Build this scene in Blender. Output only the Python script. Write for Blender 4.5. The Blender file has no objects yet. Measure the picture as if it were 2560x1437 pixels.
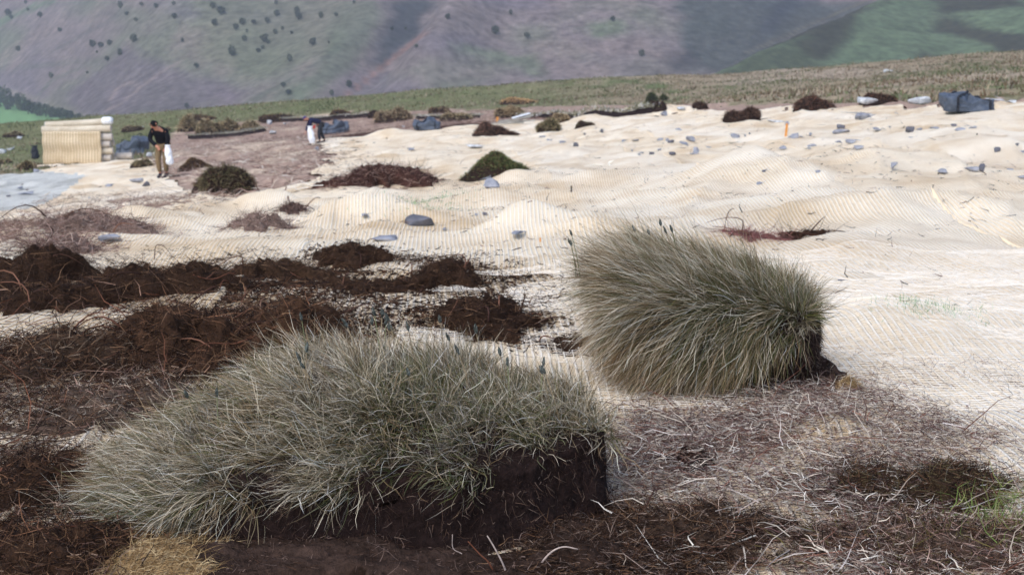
import bpy, bmesh, math, random
import numpy as np
from mathutils import Vector, Matrix

# ------------------------------------------------------------------ camera, sky, sun, exposure
scene = bpy.context.scene
PW, PH, F = 2560.0, 1437.0, 3556.0          # photograph size and focal length in its pixels
PITCH = math.atan(718.5 / F)                # the true horizon lies on the photograph's top edge
CAMZ = 1.18
cam_d = bpy.data.cameras.new("camera")
cam_d.sensor_width = 36.0
cam_d.lens = 36.0 * F / PW
cam_d.clip_start = 0.05
cam_d.clip_end = 6000.0
cam_d.dof.use_dof = True
cam_d.dof.focus_distance = 3.35
cam_d.dof.aperture_fstop = 10.0
cam = bpy.data.objects.new("camera", cam_d)
scene.collection.objects.link(cam)
cam.location = (0, 0, CAMZ)
cam.rotation_euler = (math.pi / 2 - PITCH, 0, 0)
scene.camera = cam

SUN_EL, SUN_AZ = math.radians(52), math.radians(215)     # azimuth from +Y, clockwise: behind the camera, a little to the left
world = bpy.data.worlds.new("World")
scene.world = world
world.use_nodes = True
wn = world.node_tree.nodes
sky = wn.new("ShaderNodeTexSky")
sky.sky_type = 'NISHITA'
sky.sun_disc = False
sky.sun_elevation = SUN_EL
sky.sun_rotation = SUN_AZ
sky.altitude = 400
sky.air_density = 1.0
sky.dust_density = 2.6
sky.ozone_density = 1.0
wn["Background"].inputs[1].default_value = 0.10
world.node_tree.links.new(sky.outputs[0], wn["Background"].inputs[0])
sun_d = bpy.data.lights.new("sun", 'SUN')
sun_d.energy = 0.85
sun_d.angle = math.radians(45)
sun_d.color = (1.0, 0.97, 0.93)
sun = bpy.data.objects.new("sun", sun_d)
scene.collection.objects.link(sun)
sd = Vector((math.sin(SUN_AZ) * math.cos(SUN_EL), math.cos(SUN_AZ) * math.cos(SUN_EL), math.sin(SUN_EL)))
sun.rotation_euler = (-sd).to_track_quat('-Z', 'Y').to_euler()
scene.view_settings.view_transform = 'Standard'
scene.view_settings.look = 'None'
scene.view_settings.gamma = 1.0
scene.view_settings.exposure = 1.23
scene.view_settings.use_curve_mapping = False
scene.cycles.max_bounces = 5
scene.cycles.diffuse_bounces = 3
scene.cycles.glossy_bounces = 2
scene.cycles.volume_bounces = 1
scene.cycles.caustics_reflective = False
scene.cycles.caustics_refractive = False

rng = np.random.default_rng(7)
random.seed(7)
COL = scene.collection

# ------------------------------------------------------------------ numeric helpers
def lin(r, g, b):
    f = lambda c: (c / 255 / 12.92) if c <= 10 else ((c / 255 + 0.055) / 1.055) ** 2.4
    return np.array([f(r), f(g), f(b)])

def _h(ix, iy, iz, seed):
    ix = ix.astype(np.int64); iy = iy.astype(np.int64); iz = iz.astype(np.int64)
    h = (ix * 374761393 + iy * 668265263 + iz * 2147483647 + seed * 144269504) & 0xffffffff
    h = ((h ^ (h >> 13)) * 1274126177) & 0xffffffff
    h = ((h ^ (h >> 15)) * 2246822519) & 0xffffffff
    h = h ^ (h >> 16)
    return h / 4294967295.0

def vn3(x, y, z, seed=0):
    x = np.asarray(x, float); y = np.asarray(y, float) + 0 * x; z = np.asarray(z, float) + 0 * x
    x0, y0, z0 = np.floor(x), np.floor(y), np.floor(z)
    fx, fy, fz = x - x0, y - y0, z - z0
    fx, fy, fz = [f * f * f * (f * (f * 6 - 15) + 10) for f in (fx, fy, fz)]
    r = 0
    for dx in (0, 1):
        for dy in (0, 1):
            for dz in (0, 1):
                w = (fx if dx else 1 - fx) * (fy if dy else 1 - fy) * (fz if dz else 1 - fz)
                r = r + w * _h(x0 + dx, y0 + dy, z0 + dz, seed)
    return r * 2 - 1

def vn2(x, y, seed=0):
    x = np.asarray(x, float); y = np.asarray(y, float) + 0 * x
    x0, y0 = np.floor(x), np.floor(y)
    fx, fy = x - x0, y - y0
    fx, fy = [f * f * f * (f * (f * 6 - 15) + 10) for f in (fx, fy)]
    z = np.zeros_like(x0)
    r = 0
    for dx in (0, 1):
        for dy in (0, 1):
            r = r + (fx if dx else 1 - fx) * (fy if dy else 1 - fy) * _h(x0 + dx, y0 + dy, z, seed)
    return r * 2 - 1

def fbm2(x, y, seed=0, octv=3):
    r, a = 0, 1.0
    for k in range(octv):
        r = r + a * vn2(x * 2 ** k + 13.7 * k, y * 2 ** k - 7.1 * k, seed + k)
        a *= 0.5
    return r / 1.75

def sstep(a, b, x):
    t = np.clip((x - a) / (b - a), 0, 1)
    return t * t * (3 - 2 * t)

def smooth_interp(xs, ys):
    xs, ys = np.array(xs, float), np.array(ys, float)
    d = np.diff(ys) / np.diff(xs)
    m = np.concatenate([[d[0]], (d[:-1] + d[1:]) / 2, [d[-1]]])
    def f(x):
        x = np.asarray(x, float)
        xc = np.clip(x, xs[0], xs[-1])
        i = np.clip(np.searchsorted(xs, xc) - 1, 0, len(xs) - 2)
        h = xs[i + 1] - xs[i]
        t = (xc - xs[i]) / h
        return ((2 * t ** 3 - 3 * t ** 2 + 1) * ys[i] + (t ** 3 - 2 * t ** 2 + t) * h * m[i]
                + (-2 * t ** 3 + 3 * t ** 2) * ys[i + 1] + (t ** 3 - t ** 2) * h * m[i + 1])
    return f

CP, SP = math.cos(PITCH), math.sin(PITCH)
def ray(px, py):
    xr, yr = (px - 1280) / F, (718.5 - py) / F
    return np.array([xr, CP + yr * SP, -SP + yr * CP])

def project(x, y, z):
    z = z - CAMZ
    dep = y * CP - z * SP
    dep = np.where(dep < 0.05, 0.05, dep)
    return 1280 + F * x / dep, 718.5 - F * (y * SP + z * CP) / dep

def inpoly(px, py, poly):
    r = np.zeros(np.shape(px), bool)
    n = len(poly)
    for i in range(n):
        x1, y1 = poly[i]; x2, y2 = poly[(i + 1) % n]
        if y1 == y2: continue
        c = ((y1 > py) != (y2 > py)) & (px < (x2 - x1) * (py - y1) / (y2 - y1) + x1)
        r ^= c
    return r

# ------------------------------------------------------------------ terrain height
_zc = smooth_interp([-10, 2.0, 2.8, 4, 5.5, 8, 12, 20, 30, 41, 65, 100, 160],
                    [0.0, 0.0, 0.0, -0.01, -0.063, -0.25, -0.62, -1.34, -2.13, -2.99, -4.45, -6.0, -8.2])
_cr = smooth_interp([-1.2, -0.36, -0.16, 0, 0.15, 0.36, 1.2], [-18.0, -13.0, -10.2, -8.2, -7.0, -4.3, 3.0])   # height of the moor's brow by direction
BUMPS = []      # x, y, rx, ry, h
def base_z(x, y):
    s = 0.0875 * sstep(3.5, 20, y)
    z = _zc(np.minimum(y, 160)) + s * x
    t = sstep(62, 150, y)
    zc = _cr(x / np.maximum(y, 20))
    z = z * (1 - t) + zc * t
    fall = np.maximum(y - 158, 0)
    z = z - 0.32 * np.minimum(fall, 150) * sstep(0, 60, fall)
    v = sstep(230, 420, y)
    return z * (1 - v) - 60 * v

def terr(x, y):
    x = np.asarray(x, float); y = np.asarray(y, float)
    z = base_z(x, y)
    near = sstep(5.0, 10.0, y); far = 1 - sstep(70, 110, y)
    z = z + far * (0.04 + 0.085 * near) * fbm2(x * 0.9, y * 0.75, 3, 3)
    z = z + far * near * 0.20 * fbm2(x * 0.33, y * 0.28, 11, 2)
    z = z + far * 0.012 * fbm2(x * 4.1, y * 3.3, 21, 2)
    z = z + (1 - far) * (1 - sstep(170, 220, y)) * 0.35 * fbm2(x * 0.12, y * 0.12, 31, 3)
    # drawn-up folds
    rd = (1 - np.abs(vn2(x * .55 + .35 * y, y * .42 - .2 * x, 243))) ** 4
    rd2 = (1 - np.abs(vn2(x * 1.3 - .3 * y, y * .9, 244))) ** 5
    z = z + near * (1 - sstep(55, 75, y)) * (.075 * rd + .04 * rd2)
    for (bx, by, rx, ry, h) in BUMPS:
        q = ((x - bx) / rx) ** 2 + ((y - by) / ry) ** 2
        z = z + h * np.exp(-(q * .9) ** 1.6) * (1 + .35 * vn2(x / rx * 1.4, y / ry * 1.4, 35))
    return z

_DS = np.concatenate([np.geomspace(1.6, 420, 2600)])
def G(px, py):
    """the point of the ground a pixel of the photograph looks at"""
    d = ray(px, py); d = d / d[1]
    zz = CAMZ + d[2] * _DS
    t = terr(d[0] * _DS, _DS)
    k = np.nonzero(zz <= t)[0]
    i = k[0] if len(k) else len(_DS) - 1
    if i == 0: y = _DS[0]
    else:
        a0, a1 = zz[i - 1] - t[i - 1], zz[i] - t[i]
        y = _DS[i - 1] + (_DS[i] - _DS[i - 1]) * a0 / (a0 - a1 + 1e-12)
    x = d[0] * y
    return np.array([x, y, float(terr(np.array([x]), np.array([y]))[0])])

def mpp(p):
    """metres for one photograph pixel at a point"""
    return (p[1] * CP - (p[2] - CAMZ) * SP) / F

_bl = []
for (px, py, wpx, dep, hpx) in [(1380, 575, 320, .42, 40), (1470, 560, 120, .3, 20), (880, 535, 210, .28, 40), (660, 520, 160, .3, 30), (1870, 452, 230, .8, 40), (2010, 470, 200, .6, 26),
                                (2130, 440, 260, .8, 26), (2330, 420, 300, 1.0, 36), (2480, 385, 200, .9, 36), (2545, 580, 150, .5, 36), (1650, 290, 170, 1.6, 20),
                                (2080, 1120, 170, .1, 36), (2300, 860, 330, .35, 30), (2450, 540, 300, .7, 30), (2150, 640, 200, .5, 18), (1750, 620, 300, .6, 22), (1500, 300, 120, 2, 12), (980, 345, 200, 1.6, 14),
                                (2230, 530, 210, .5, 20), (560, 398, 90, .8, 16), (1300, 450, 160, .8, 14), (1600, 470, 260, .8, 16), (330, 560, 240, .5, 20), (1060, 480, 180, .6, 14)]:
    p = G(px, py)
    m = mpp(p)
    _bl.append((p[0], p[1] + dep * .6, wpx * m / 2, dep, hpx * m))
BUMPS.extend(_bl)

# ------------------------------------------------------------------ materials
def new_mat(name):
    m = bpy.data.materials.new(name); m.use_nodes = True
    nt = m.node_tree
    return m, nt, nt.nodes["Principled BSDF"]

def N(nt, t, **kw):
    n = nt.nodes.new(t)
    for k, v in kw.items():
        if k.startswith('i_'):
            key = k[2:]
            n.inputs[int(key) if key.isdigit() else key].default_value = v
        else: setattr(n, k, v)
    return n

def vc_mat(name, rough=0.85, spec=0.15, noise=0.0, nscale=40.0, bump=0.0, transl=0.0):
    """colour from the mesh's own colour attribute, varied by fine noise"""
    m, nt, b = new_mat(name)
    a = N(nt, "ShaderNodeVertexColor", layer_name="Col")
    b.inputs["Roughness"].default_value = rough
    b.inputs["Specular IOR Level"].default_value = spec
    src = a.outputs[0]
    if noise or bump:
        g = N(nt, "ShaderNodeNewGeometry")
        nz = N(nt, "ShaderNodeTexNoise", i_Scale=nscale, i_Detail=5.0, i_Roughness=0.65)
        nt.links.new(g.outputs["Position"], nz.inputs["Vector"])
        mr = N(nt, "ShaderNodeMapRange", i_1=0.3, i_2=0.7, i_3=1 - noise, i_4=1 + noise)
        nt.links.new(nz.outputs[0], mr.inputs[0])
        mx = N(nt, "ShaderNodeMix", data_type='RGBA', blend_type='MULTIPLY'); mx.inputs[0].default_value = 1.0
        nt.links.new(src, mx.inputs[6]); nt.links.new(mr.outputs[0], mx.inputs[7])
        src = mx.outputs[2]
        if bump:
            bp = N(nt, "ShaderNodeBump", i_Strength=bump, i_Distance=0.02)
            nt.links.new(nz.outputs[0], bp.inputs["Height"]); nt.links.new(bp.outputs[0], b.inputs["Normal"])
    nt.links.new(src, b.inputs["Base Color"])
    return m

def flat_mat(name, c1, c2, nscale=6.0, rough=0.8, spec=0.2, bump=0.3, bdist=0.02, stretch=None):
    m, nt, b = new_mat(name)
    tc = N(nt, "ShaderNodeTexCoord")
    src = tc.outputs["Object"]
    if stretch:
        mp = N(nt, "ShaderNodeMapping"); mp.inputs["Scale"].default_value = stretch
        nt.links.new(src, mp.inputs[0]); src = mp.outputs[0]
    nz = N(nt, "ShaderNodeTexNoise", i_Scale=nscale, i_Detail=6.0, i_Roughness=0.65)
    nt.links.new(src, nz.inputs["Vector"])
    cr = N(nt, "ShaderNodeValToRGB")
    cr.color_ramp.elements[0].position = 0.32; cr.color_ramp.elements[1].position = 0.68
    cr.color_ramp.elements[0].color = (*c1, 1); cr.color_ramp.elements[1].color = (*c2, 1)
    nt.links.new(nz.outputs[0], cr.inputs[0]); nt.links.new(cr.outputs[0], b.inputs["Base Color"])
    b.inputs["Roughness"].default_value = rough
    b.inputs["Specular IOR Level"].default_value = spec
    if bump:
        bp = N(nt, "ShaderNodeBump", i_Strength=bump, i_Distance=bdist)
        nt.links.new(nz.outputs[0], bp.inputs["Height"]); nt.links.new(bp.outputs[0], b.inputs["Normal"])
    return m

M_GROUND = vc_mat("ground_cover", 0.95, 0.05, 0.35, 9.0, 0.6)
M_HILL = vc_mat("hill_cover", 0.95, 0.03, 0.38, 0.22, 0.0)
M_BLADE = vc_mat("grass_blade", 0.7, 0.2)
M_TWIG = vc_mat("dry_twig", 0.85, 0.12)
M_PEAT = vc_mat("peat", 0.95, 0.08, 0.45, 55.0, 0.9)
M_STONE = flat_mat("grey_stone", lin(112, 116, 126), lin(170, 172, 180), 7.0, 0.75, 0.25, 0.35)
M_STONE_D = flat_mat("dark_stone", lin(70, 72, 80), lin(120, 120, 128), 8.0, 0.75, 0.25, 0.35)
M_LICHEN = flat_mat("lichened_stone", lin(140, 144, 150), lin(225, 228, 230), 9.0, 0.9, 0.1, 0.8, 0.05)
M_BAG = flat_mat("bulk_bag_fabric", lin(62, 72, 86), lin(86, 96, 112), 14.0, 0.55, 0.35, 0.15, 0.01)
M_STRAP = flat_mat("bag_strap", lin(28, 32, 40), lin(46, 50, 60), 20.0, 0.6, 0.3, 0.1)
M_WHITE = flat_mat("white_plastic", lin(225, 230, 236), lin(245, 247, 250), 10.0, 0.5, 0.3, 0.15)
M_WOOD = flat_mat("orange_timber", lin(196, 128, 62), lin(226, 162, 92), 12.0, 0.8, 0.1, 0.2, 0.01, (1, 1, .1))
M_GREYWOOD = flat_mat("weathered_wood", lin(120, 116, 108), lin(186, 182, 172), 12.0, 0.85, 0.1, 0.3, 0.01, (.15, 1, 1))
M_TRUNK = flat_mat("bark", lin(48, 44, 40), lin(84, 78, 70), 5.0, 0.9, 0.05, 0.5)
M_SKIN = flat_mat("skin", lin(176, 122, 98), lin(198, 144, 120), 12.0, 0.6, 0.3, 0.0)
M_BLACK = flat_mat("black_cloth", lin(17, 18, 22), lin(30, 31, 37), 18.0, 0.9, 0.1, 0.3)
M_NAVY = flat_mat("navy_cloth", lin(28, 30, 52), lin(44, 46, 76), 18.0, 0.9, 0.1, 0.3)
M_KHAKI = flat_mat("khaki_cloth", lin(112, 94, 70), lin(140, 120, 92), 14.0, 0.9, 0.1, 0.3)
M_RED = flat_mat("red_glove", lin(190, 30, 30), lin(214, 48, 44), 12.0, 0.6, 0.2, 0.1)
M_PURPLE = flat_mat("purple_wool", lin(52, 48, 104), lin(72, 68, 132), 30.0, 0.95, 0.05, 0.3)

def strand_mat(name, tan1, tan2, white, strand=0.5, cell=0.026):
    """coir matting: tan fibre, pale net strands that follow the mat's own UV, flecks of debris"""
    m, nt, b = new_mat(name)
    L = nt.links.new
    uv = N(nt, "ShaderNodeUVMap", uv_map="UVMap")
    sep = N(nt, "ShaderNodeSeparateXYZ"); L(uv.outputs[0], sep.inputs[0])
    def line(out, s, w):
        d = N(nt, "ShaderNodeMath", operation='DIVIDE', i_1=s); L(out, d.inputs[0])
        f = N(nt, "ShaderNodeMath", operation='FRACT'); L(d.outputs[0], f.inputs[0])
        p = N(nt, "ShaderNodeMath", operation='SUBTRACT', i_1=0.5); L(f.outputs[0], p.inputs[0])
        a = N(nt, "ShaderNodeMath", operation='ABSOLUTE'); L(p.outputs[0], a.inputs[0])
        r = N(nt, "ShaderNodeMapRange", i_1=w + 0.08, i_2=w - 0.06, i_3=0.0, i_4=1.0); L(a.outputs[0], r.inputs[0])
        return r.outputs[0]
    l1, l2 = line(sep.outputs[0], cell, 0.17), line(sep.outputs[1], cell * 0.8, 0.13)
    h2 = N(nt, "ShaderNodeMath", operation='MULTIPLY', i_1=0.4); L(l2, h2.inputs[0])
    mx = N(nt, "ShaderNodeMath", operation='MAXIMUM'); L(l1, mx.inputs[0]); L(h2.outputs[0], mx.inputs[1])
    n1 = N(nt, "ShaderNodeTexNoise", i_Scale=0.8, i_Detail=6.0, i_Roughness=0.6); L(uv.outputs[0], n1.inputs["Vector"])
    n2 = N(nt, "ShaderNodeTexNoise", i_Scale=90.0, i_Detail=4.0, i_Roughness=0.7); L(uv.outputs[0], n2.inputs["Vector"])
    n3 = N(nt, "ShaderNodeTexNoise", i_Scale=13.0, i_Detail=6.0, i_Roughness=0.75); L(uv.outputs[0], n3.inputs["Vector"])
    add = N(nt, "ShaderNodeMath", operation='MULTIPLY_ADD', i_1=0.5); L(n2.outputs[0], add.inputs[0]); L(n1.outputs[0], add.inputs[2])
    cr = N(nt, "ShaderNodeValToRGB")
    cr.color_ramp.elements[0].position = 0.58; cr.color_ramp.elements[1].position = 0.86
    cr.color_ramp.elements[0].color = (*tan1, 1); cr.color_ramp.elements[1].color = (*tan2, 1)
    L(add.outputs[0], cr.inputs[0])
    # how much pale net shows differs from place to place
    amt = N(nt, "ShaderNodeMapRange", i_1=0.35, i_2=0.65, i_3=strand * 0.55, i_4=strand * 1.25); L(n1.outputs[0], amt.inputs[0])
    ms = N(nt, "ShaderNodeMath", operation='MULTIPLY', use_clamp=True); L(mx.outputs[0], ms.inputs[0]); L(amt.outputs[0], ms.inputs[1])
    c1 = N(nt, "ShaderNodeMix", data_type='RGBA'); c1.inputs[7].default_value = (*white, 1)
    L(ms.outputs[0], c1.inputs[0]); L(cr.outputs[0], c1.inputs[6])
    fl = N(nt, "ShaderNodeMapRange", i_1=0.655, i_2=0.73, i_3=0.0, i_4=0.7); L(n3.outputs[0], fl.inputs[0])
    c2 = N(nt, "ShaderNodeMix", data_type='RGBA'); c2.inputs[7].default_value = (*lin(92, 74, 66), 1)
    L(fl.outputs[0], c2.inputs[0]); L(c1.outputs[2], c2.inputs[6])
    L(c2.outputs[2], b.inputs["Base Color"])
    b.inputs["Roughness"].default_value = 0.9; b.inputs["Specular IOR Level"].default_value = 0.1
    hs = N(nt, "ShaderNodeMath", operation='MULTIPLY_ADD', i_1=0.35); L(n2.outputs[0], hs.inputs[0]); L(mx.outputs[0], hs.inputs[2])
    bp0 = N(nt, "ShaderNodeBump", i_Strength=0.8, i_Distance=0.035); L(n3.outputs[0], bp0.inputs["Height"])
    bp = N(nt, "ShaderNodeBump", i_Strength=0.8, i_Distance=0.009); L(hs.outputs[0], bp.inputs["Height"]); L(bp0.outputs[0], bp.inputs["Normal"]); L(bp.outputs[0], b.inputs["Normal"])
    return m

M_COIR = strand_mat("coir_matting", lin(208, 178, 135), lin(245, 227, 196), lin(253, 246, 233), 0.72, .027)
M_COIR_PALE = strand_mat("bleached_coir_matting", lin(210, 183, 144), lin(246, 230, 202), lin(254, 248, 237), 0.8, .027)
M_COIR_GREY = strand_mat("grey_net_matting", lin(150, 150, 144), lin(206, 206, 198), lin(230, 230, 224), 0.9)
M_COIR_ROLL = strand_mat("rolled_coir", lin(184, 168, 142), lin(220, 208, 186), lin(238, 232, 220), 0.6, 0.05)
M_COIR_FOLD = strand_mat("frayed_coir", lin(136, 108, 72), lin(186, 156, 112), lin(206, 184, 148), 0.5, 0.02)
M_COIR_ROLL_PALE = strand_mat("rolled_coir_pale", lin(170, 158, 146), lin(214, 204, 192), lin(236, 232, 226), 0.5, 0.05)
M_COIR_DRAPE = strand_mat("draped_coir", lin(192, 172, 140), lin(224, 208, 180), lin(160, 136, 102), 0.6, 0.13)

# ------------------------------------------------------------------ mesh builders
def mesh_from(name, V, Fq, mat, col=None, uv=None, smooth=True, parent=None, T=None):
    """V (n,3), Fq (m,4) quads and/or T (k,3) triangles -> one linked mesh object"""
    me = bpy.data.meshes.new(name)
    V = np.asarray(V, np.float32)
    parts = []
    if Fq is not None and len(Fq): parts.append((np.asarray(Fq, np.int32), 4))
    if T is not None and len(T): parts.append((np.asarray(T, np.int32), 3))
    loops = np.concatenate([p.ravel() for p, _ in parts])
    tot = np.concatenate([np.full(len(p), k, np.int32) for p, k in parts])
    start = np.concatenate([[0], np.cumsum(tot)[:-1]]).astype(np.int32)
    me.vertices.add(len(V)); me.vertices.foreach_set("co", V.ravel())
    me.loops.add(len(loops)); me.loops.foreach_set("vertex_index", loops)
    me.polygons.add(len(tot)); me.polygons.foreach_set("loop_start", start)
    me.polygons.foreach_set("use_smooth", np.full(len(tot), smooth, bool))
    if col is not None:
        at = me.attributes.new("Col", 'FLOAT_COLOR', 'POINT')
        c = np.ones((len(V), 4), np.float32); c[:, :3] = col
        at.data.foreach_set("color", c.ravel())
    if uv is not None:
        ul = me.uv_layers.new(name="UVMap")
        ul.data.foreach_set("uv", np.asarray(uv, np.float32)[loops].ravel())
    me.update(calc_edges=True)
    me.validate()
    if mat is not None: me.materials.append(mat)
    o = bpy.data.objects.new(name, me); COL.objects.link(o)
    if parent is not None: o.parent = parent
    return o

def grid_faces(nr, nc, wrap=False):
    r, c = np.meshgrid(np.arange(nr - 1), np.arange(nc if wrap else nc - 1), indexing='ij')
    c2 = (c + 1) % nc
    return np.stack([r * nc + c, r * nc + c2, (r + 1) * nc + c2, (r + 1) * nc + c], -1).reshape(-1, 4)

def unit(v):
    return v / np.maximum(np.linalg.norm(v, axis=-1, keepdims=True), 1e-9)

def strips(P0, D0, D1, L, W, c0, c1, seg=3, wig=0.0, tip=0.12):
    """many thin curved blades: root, first and last direction, length, width, root and tip colour -> V, F, col"""
    n = len(P0)
    t = np.linspace(0, 1, seg + 1)
    L = np.broadcast_to(L, (n,)); W = np.broadcast_to(W, (n,))
    path = P0[:, None, :] + L[:, None, None] * (D0[:, None, :] * (t - t ** 2 / 2)[None, :, None] + D1[:, None, :] * (t ** 2 / 2)[None, :, None])
    R = unit(rng.normal(size=(n, 3)))
    if wig:
        S = unit(np.cross(D0, R))
        ph = rng.uniform(0, 6.28, n); fr = rng.uniform(3, 9, n)
        path += (S * L[:, None])[:, None, :] * (wig * np.sin(ph[:, None] + fr[:, None] * t[None]) * t[None])[:, :, None]
    tang = D0[:, None, :] * (1 - t)[None, :, None] + D1[:, None, :] * t[None, :, None]
    side = unit(np.cross(tang, R[:, None, :]))
    w = (W[:, None] * (1 - (1 - tip) * t ** 1.5)[None])[..., None] * 0.5
    V = np.stack([path - side * w, path + side * w], 2).reshape(n, -1, 3)
    nv = 2 * (seg + 1)
    f = np.array([[2 * k, 2 * k + 1, 2 * k + 3, 2 * k + 2] for k in range(seg)])
    Fq = (np.arange(n)[:, None, None] * nv + f[None]).reshape(-1, 4)
    c = c0[:, None, :] * (1 - t)[None, :, None] + c1[:, None, :] * t[None, :, None]
    c = np.repeat(c, 2, 1).reshape(-1, 3)
    return V.reshape(-1, 3), Fq, c

def pick(pal, n, jit=0.15):
    pal = np.array(pal)
    i = rng.integers(0, len(pal), n)
    return np.clip(pal[i] * (1 + rng.normal(size=(n, 1)) * jit), 0.003, 0.95)

def strip_obj(name, args, mat, parent=None, **kw):
    V, Fq, c = strips(*args, **kw)
    return mesh_from(name, V, Fq, mat, c, smooth=True, parent=parent)

def tube(pts, r, sides=6):
    pts = np.array(pts, float); n = len(pts)
    r = np.broadcast_to(r, (n,))
    tg = unit(np.gradient(pts, axis=0))
    up = np.array([0.13, 0.29, 1.0]); a = unit(np.cross(tg, up)); b = np.cross(tg, a)
    th = np.linspace(0, 2 * np.pi, sides, endpoint=False)
    V = pts[:, None] + r[:, None, None] * (a[:, None] * np.cos(th)[None, :, None] + b[:, None] * np.sin(th)[None, :, None])
    V = V.reshape(-1, 3); Fq = grid_faces(n, sides, True)
    V = np.vstack([V, pts[0], pts[-1]])
    k = np.arange(sides); e = (n - 1) * sides
    T = np.vstack([np.stack([np.full(sides, n * sides), (k + 1) % sides, k], 1), np.stack([np.full(sides, n * sides + 1), e + k, e + (k + 1) % sides], 1)])
    return V, Fq, T

def merge(parts):
    V, Q, T, o = [], [], [], 0
    for v, q, t in parts:
        V.append(v); o2 = o + len(v)
        if q is not None and len(q): Q.append(np.asarray(q) + o)
        if t is not None and len(t): T.append(np.asarray(t) + o)
        o = o2
    return np.vstack(V), (np.vstack(Q) if Q else None), (np.vstack(T) if T else None)

def tag(o, label=None, cat=None, group=None, kind=None):
    if label: o["label"] = label
    if cat: o["category"] = cat
    if group: o["group"] = group
    if kind: o["kind"] = kind
    return o

def thing(name, label, cat, loc, group=None, rz=0.0):
    o = bpy.data.objects.new(name, None); COL.objects.link(o)
    o.empty_display_size = 0.1
    o.location = loc; o.rotation_euler = (0, 0, rz)
    return tag(o, label, cat, group)

# ------------------------------------------------------------------ ground sheet
MAT_POLY = [(-900, 470), (0, 442), (100, 428), (112, 414), (290, 402), (385, 400), (405, 440), (470, 482), (640, 492), (780, 482), (800, 425), (835, 392), (780, 362), (812, 345), (900, 336), (1030, 327), (1110, 317),
            (1200, 312), (1330, 306), (1420, 296), (1520, 290), (1640, 276), (1700, 276), (1780, 286), (1900, 282), (2000, 277), (2200, 269), (2360, 273), (2560, 266), (3600, 230), (4200, 2600), (-2400, 2600)]
PEAT_POLY = [(430, 335), (480, 296), (640, 292), (760, 287), (1000, 277), (1300, 269), (1650, 259), (1800, 263), (2000, 264), (2360, 257), (2560, 252), (3200, 230), (3200, 420), (1280, 420), (820, 500), (380, 470), (385, 380)]
def cover(x, y):
    """mat and bare peat masks of ground points"""
    j = 0.012 * y
    xx = x + j * fbm2(x * 1.3, y * 1.3, 61, 3); yy = y + 2.2 * j * fbm2(x * 1.1, y * 1.1, 71, 3)
    px, py = project(xx, yy, base_z(xx, yy))
    inn = (y > -5) & (y < 140)
    mat = inpoly(px, py, MAT_POLY) & inn & (py > 200) | ((y < 2.2))
    peat = inpoly(px, py, PEAT_POLY) & inn
    return mat, peat

def build_ground():
    ys = np.concatenate([np.linspace(-5, 2.0, 20), np.geomspace(2.05, 175, 430), np.geomspace(178, 1600, 40)])
    ts = np.linspace(-1, 1, 330)
    Y = np.repeat(ys[:, None], len(ts), 1)
    Wd = np.where(ys < 175, 1.5 + 0.60 * np.maximum(ys, 0), 1.5 + 0.60 * 175 + (ys - 175) * 0.75)
    X = Wd[:, None] * ts[None]
    x, y = X.ravel(), Y.ravel()
    z = terr(x, y)
    mat, peat = cover(x, y)
    n1, n2, n3 = fbm2(x * .35, y * .16, 101, 3), fbm2(x * .9, y * .5, 111, 3), fbm2(x * .07, y * .05, 121, 3)
    straw, green, olive, tan = lin(144, 130, 108), lin(98, 106, 72), lin(94, 84, 60), lin(158, 144, 126)
    c = straw[None] * np.ones((len(x), 1))
    def mixc(c, k, w): w = np.clip(w, 0, 1)[:, None]; return c * (1 - w) + k[None] * w
    c = mixc(c, green, sstep(-.05, .5, n1 + .12 * (y < 75) + 0.18 * sstep(0, -30, x)))
    c = mixc(c, olive, sstep(.1, .5, n2) * .8)
    c = mixc(c, tan, sstep(.0, .5, n3 - .3 * n2) * .8)
    brow = sstep(90, 120, y) * sstep(.12, -.02, x / np.maximum(y, 1))
    c = mixc(c, lin(104, 108, 74), brow * .85)
    c = mixc(c, lin(156, 134, 120), (peat & ~mat).astype(float))
    c = mixc(c, lin(196, 178, 156), (peat & ~mat) * sstep(.15, .45, fbm2(x * .7, y * .35, 131, 3)) * (x < 2) * .7)
    c = mixc(c, lin(70, 50, 42), mat.astype(float))
    fld = sstep(400, 480, y)
    c = mixc(c, lin(110, 146, 96), fld)
    c = c * (1 + 0.12 * rng.normal(size=(len(x), 1)))
    o = mesh_from("ground", np.stack([x, y, z], 1), grid_faces(len(ys), len(ts)), M_GROUND, np.clip(c, .01, .8))
    tag(o, "peaty moorland ground sloping away to the valley", None, None, "structure")
build_ground()

# ------------------------------------------------------------------ coir matting: strips about 2.1 m wide running away from the camera
def warp(x, y):
    u = x + 0.05 * fbm2(x * .8, y * .6, 201, 2) + 0.16 * fbm2(x * .25, y * .16, 211, 2)
    v = y + 0.05 * fbm2(x * .7, y * .8, 221, 2) + 0.12 * fbm2(x * .22, y * .2, 231, 2)
    return u + 0.11 * v * sstep(2, 12, y) * 0.3, v
def mat_z(x, y):
    return terr(x, y) + 0.022 + 0.006 * fbm2(x * 7, y * 5, 241, 2)
STRIP_W, STRIP_O = 2.1, -1.05

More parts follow.
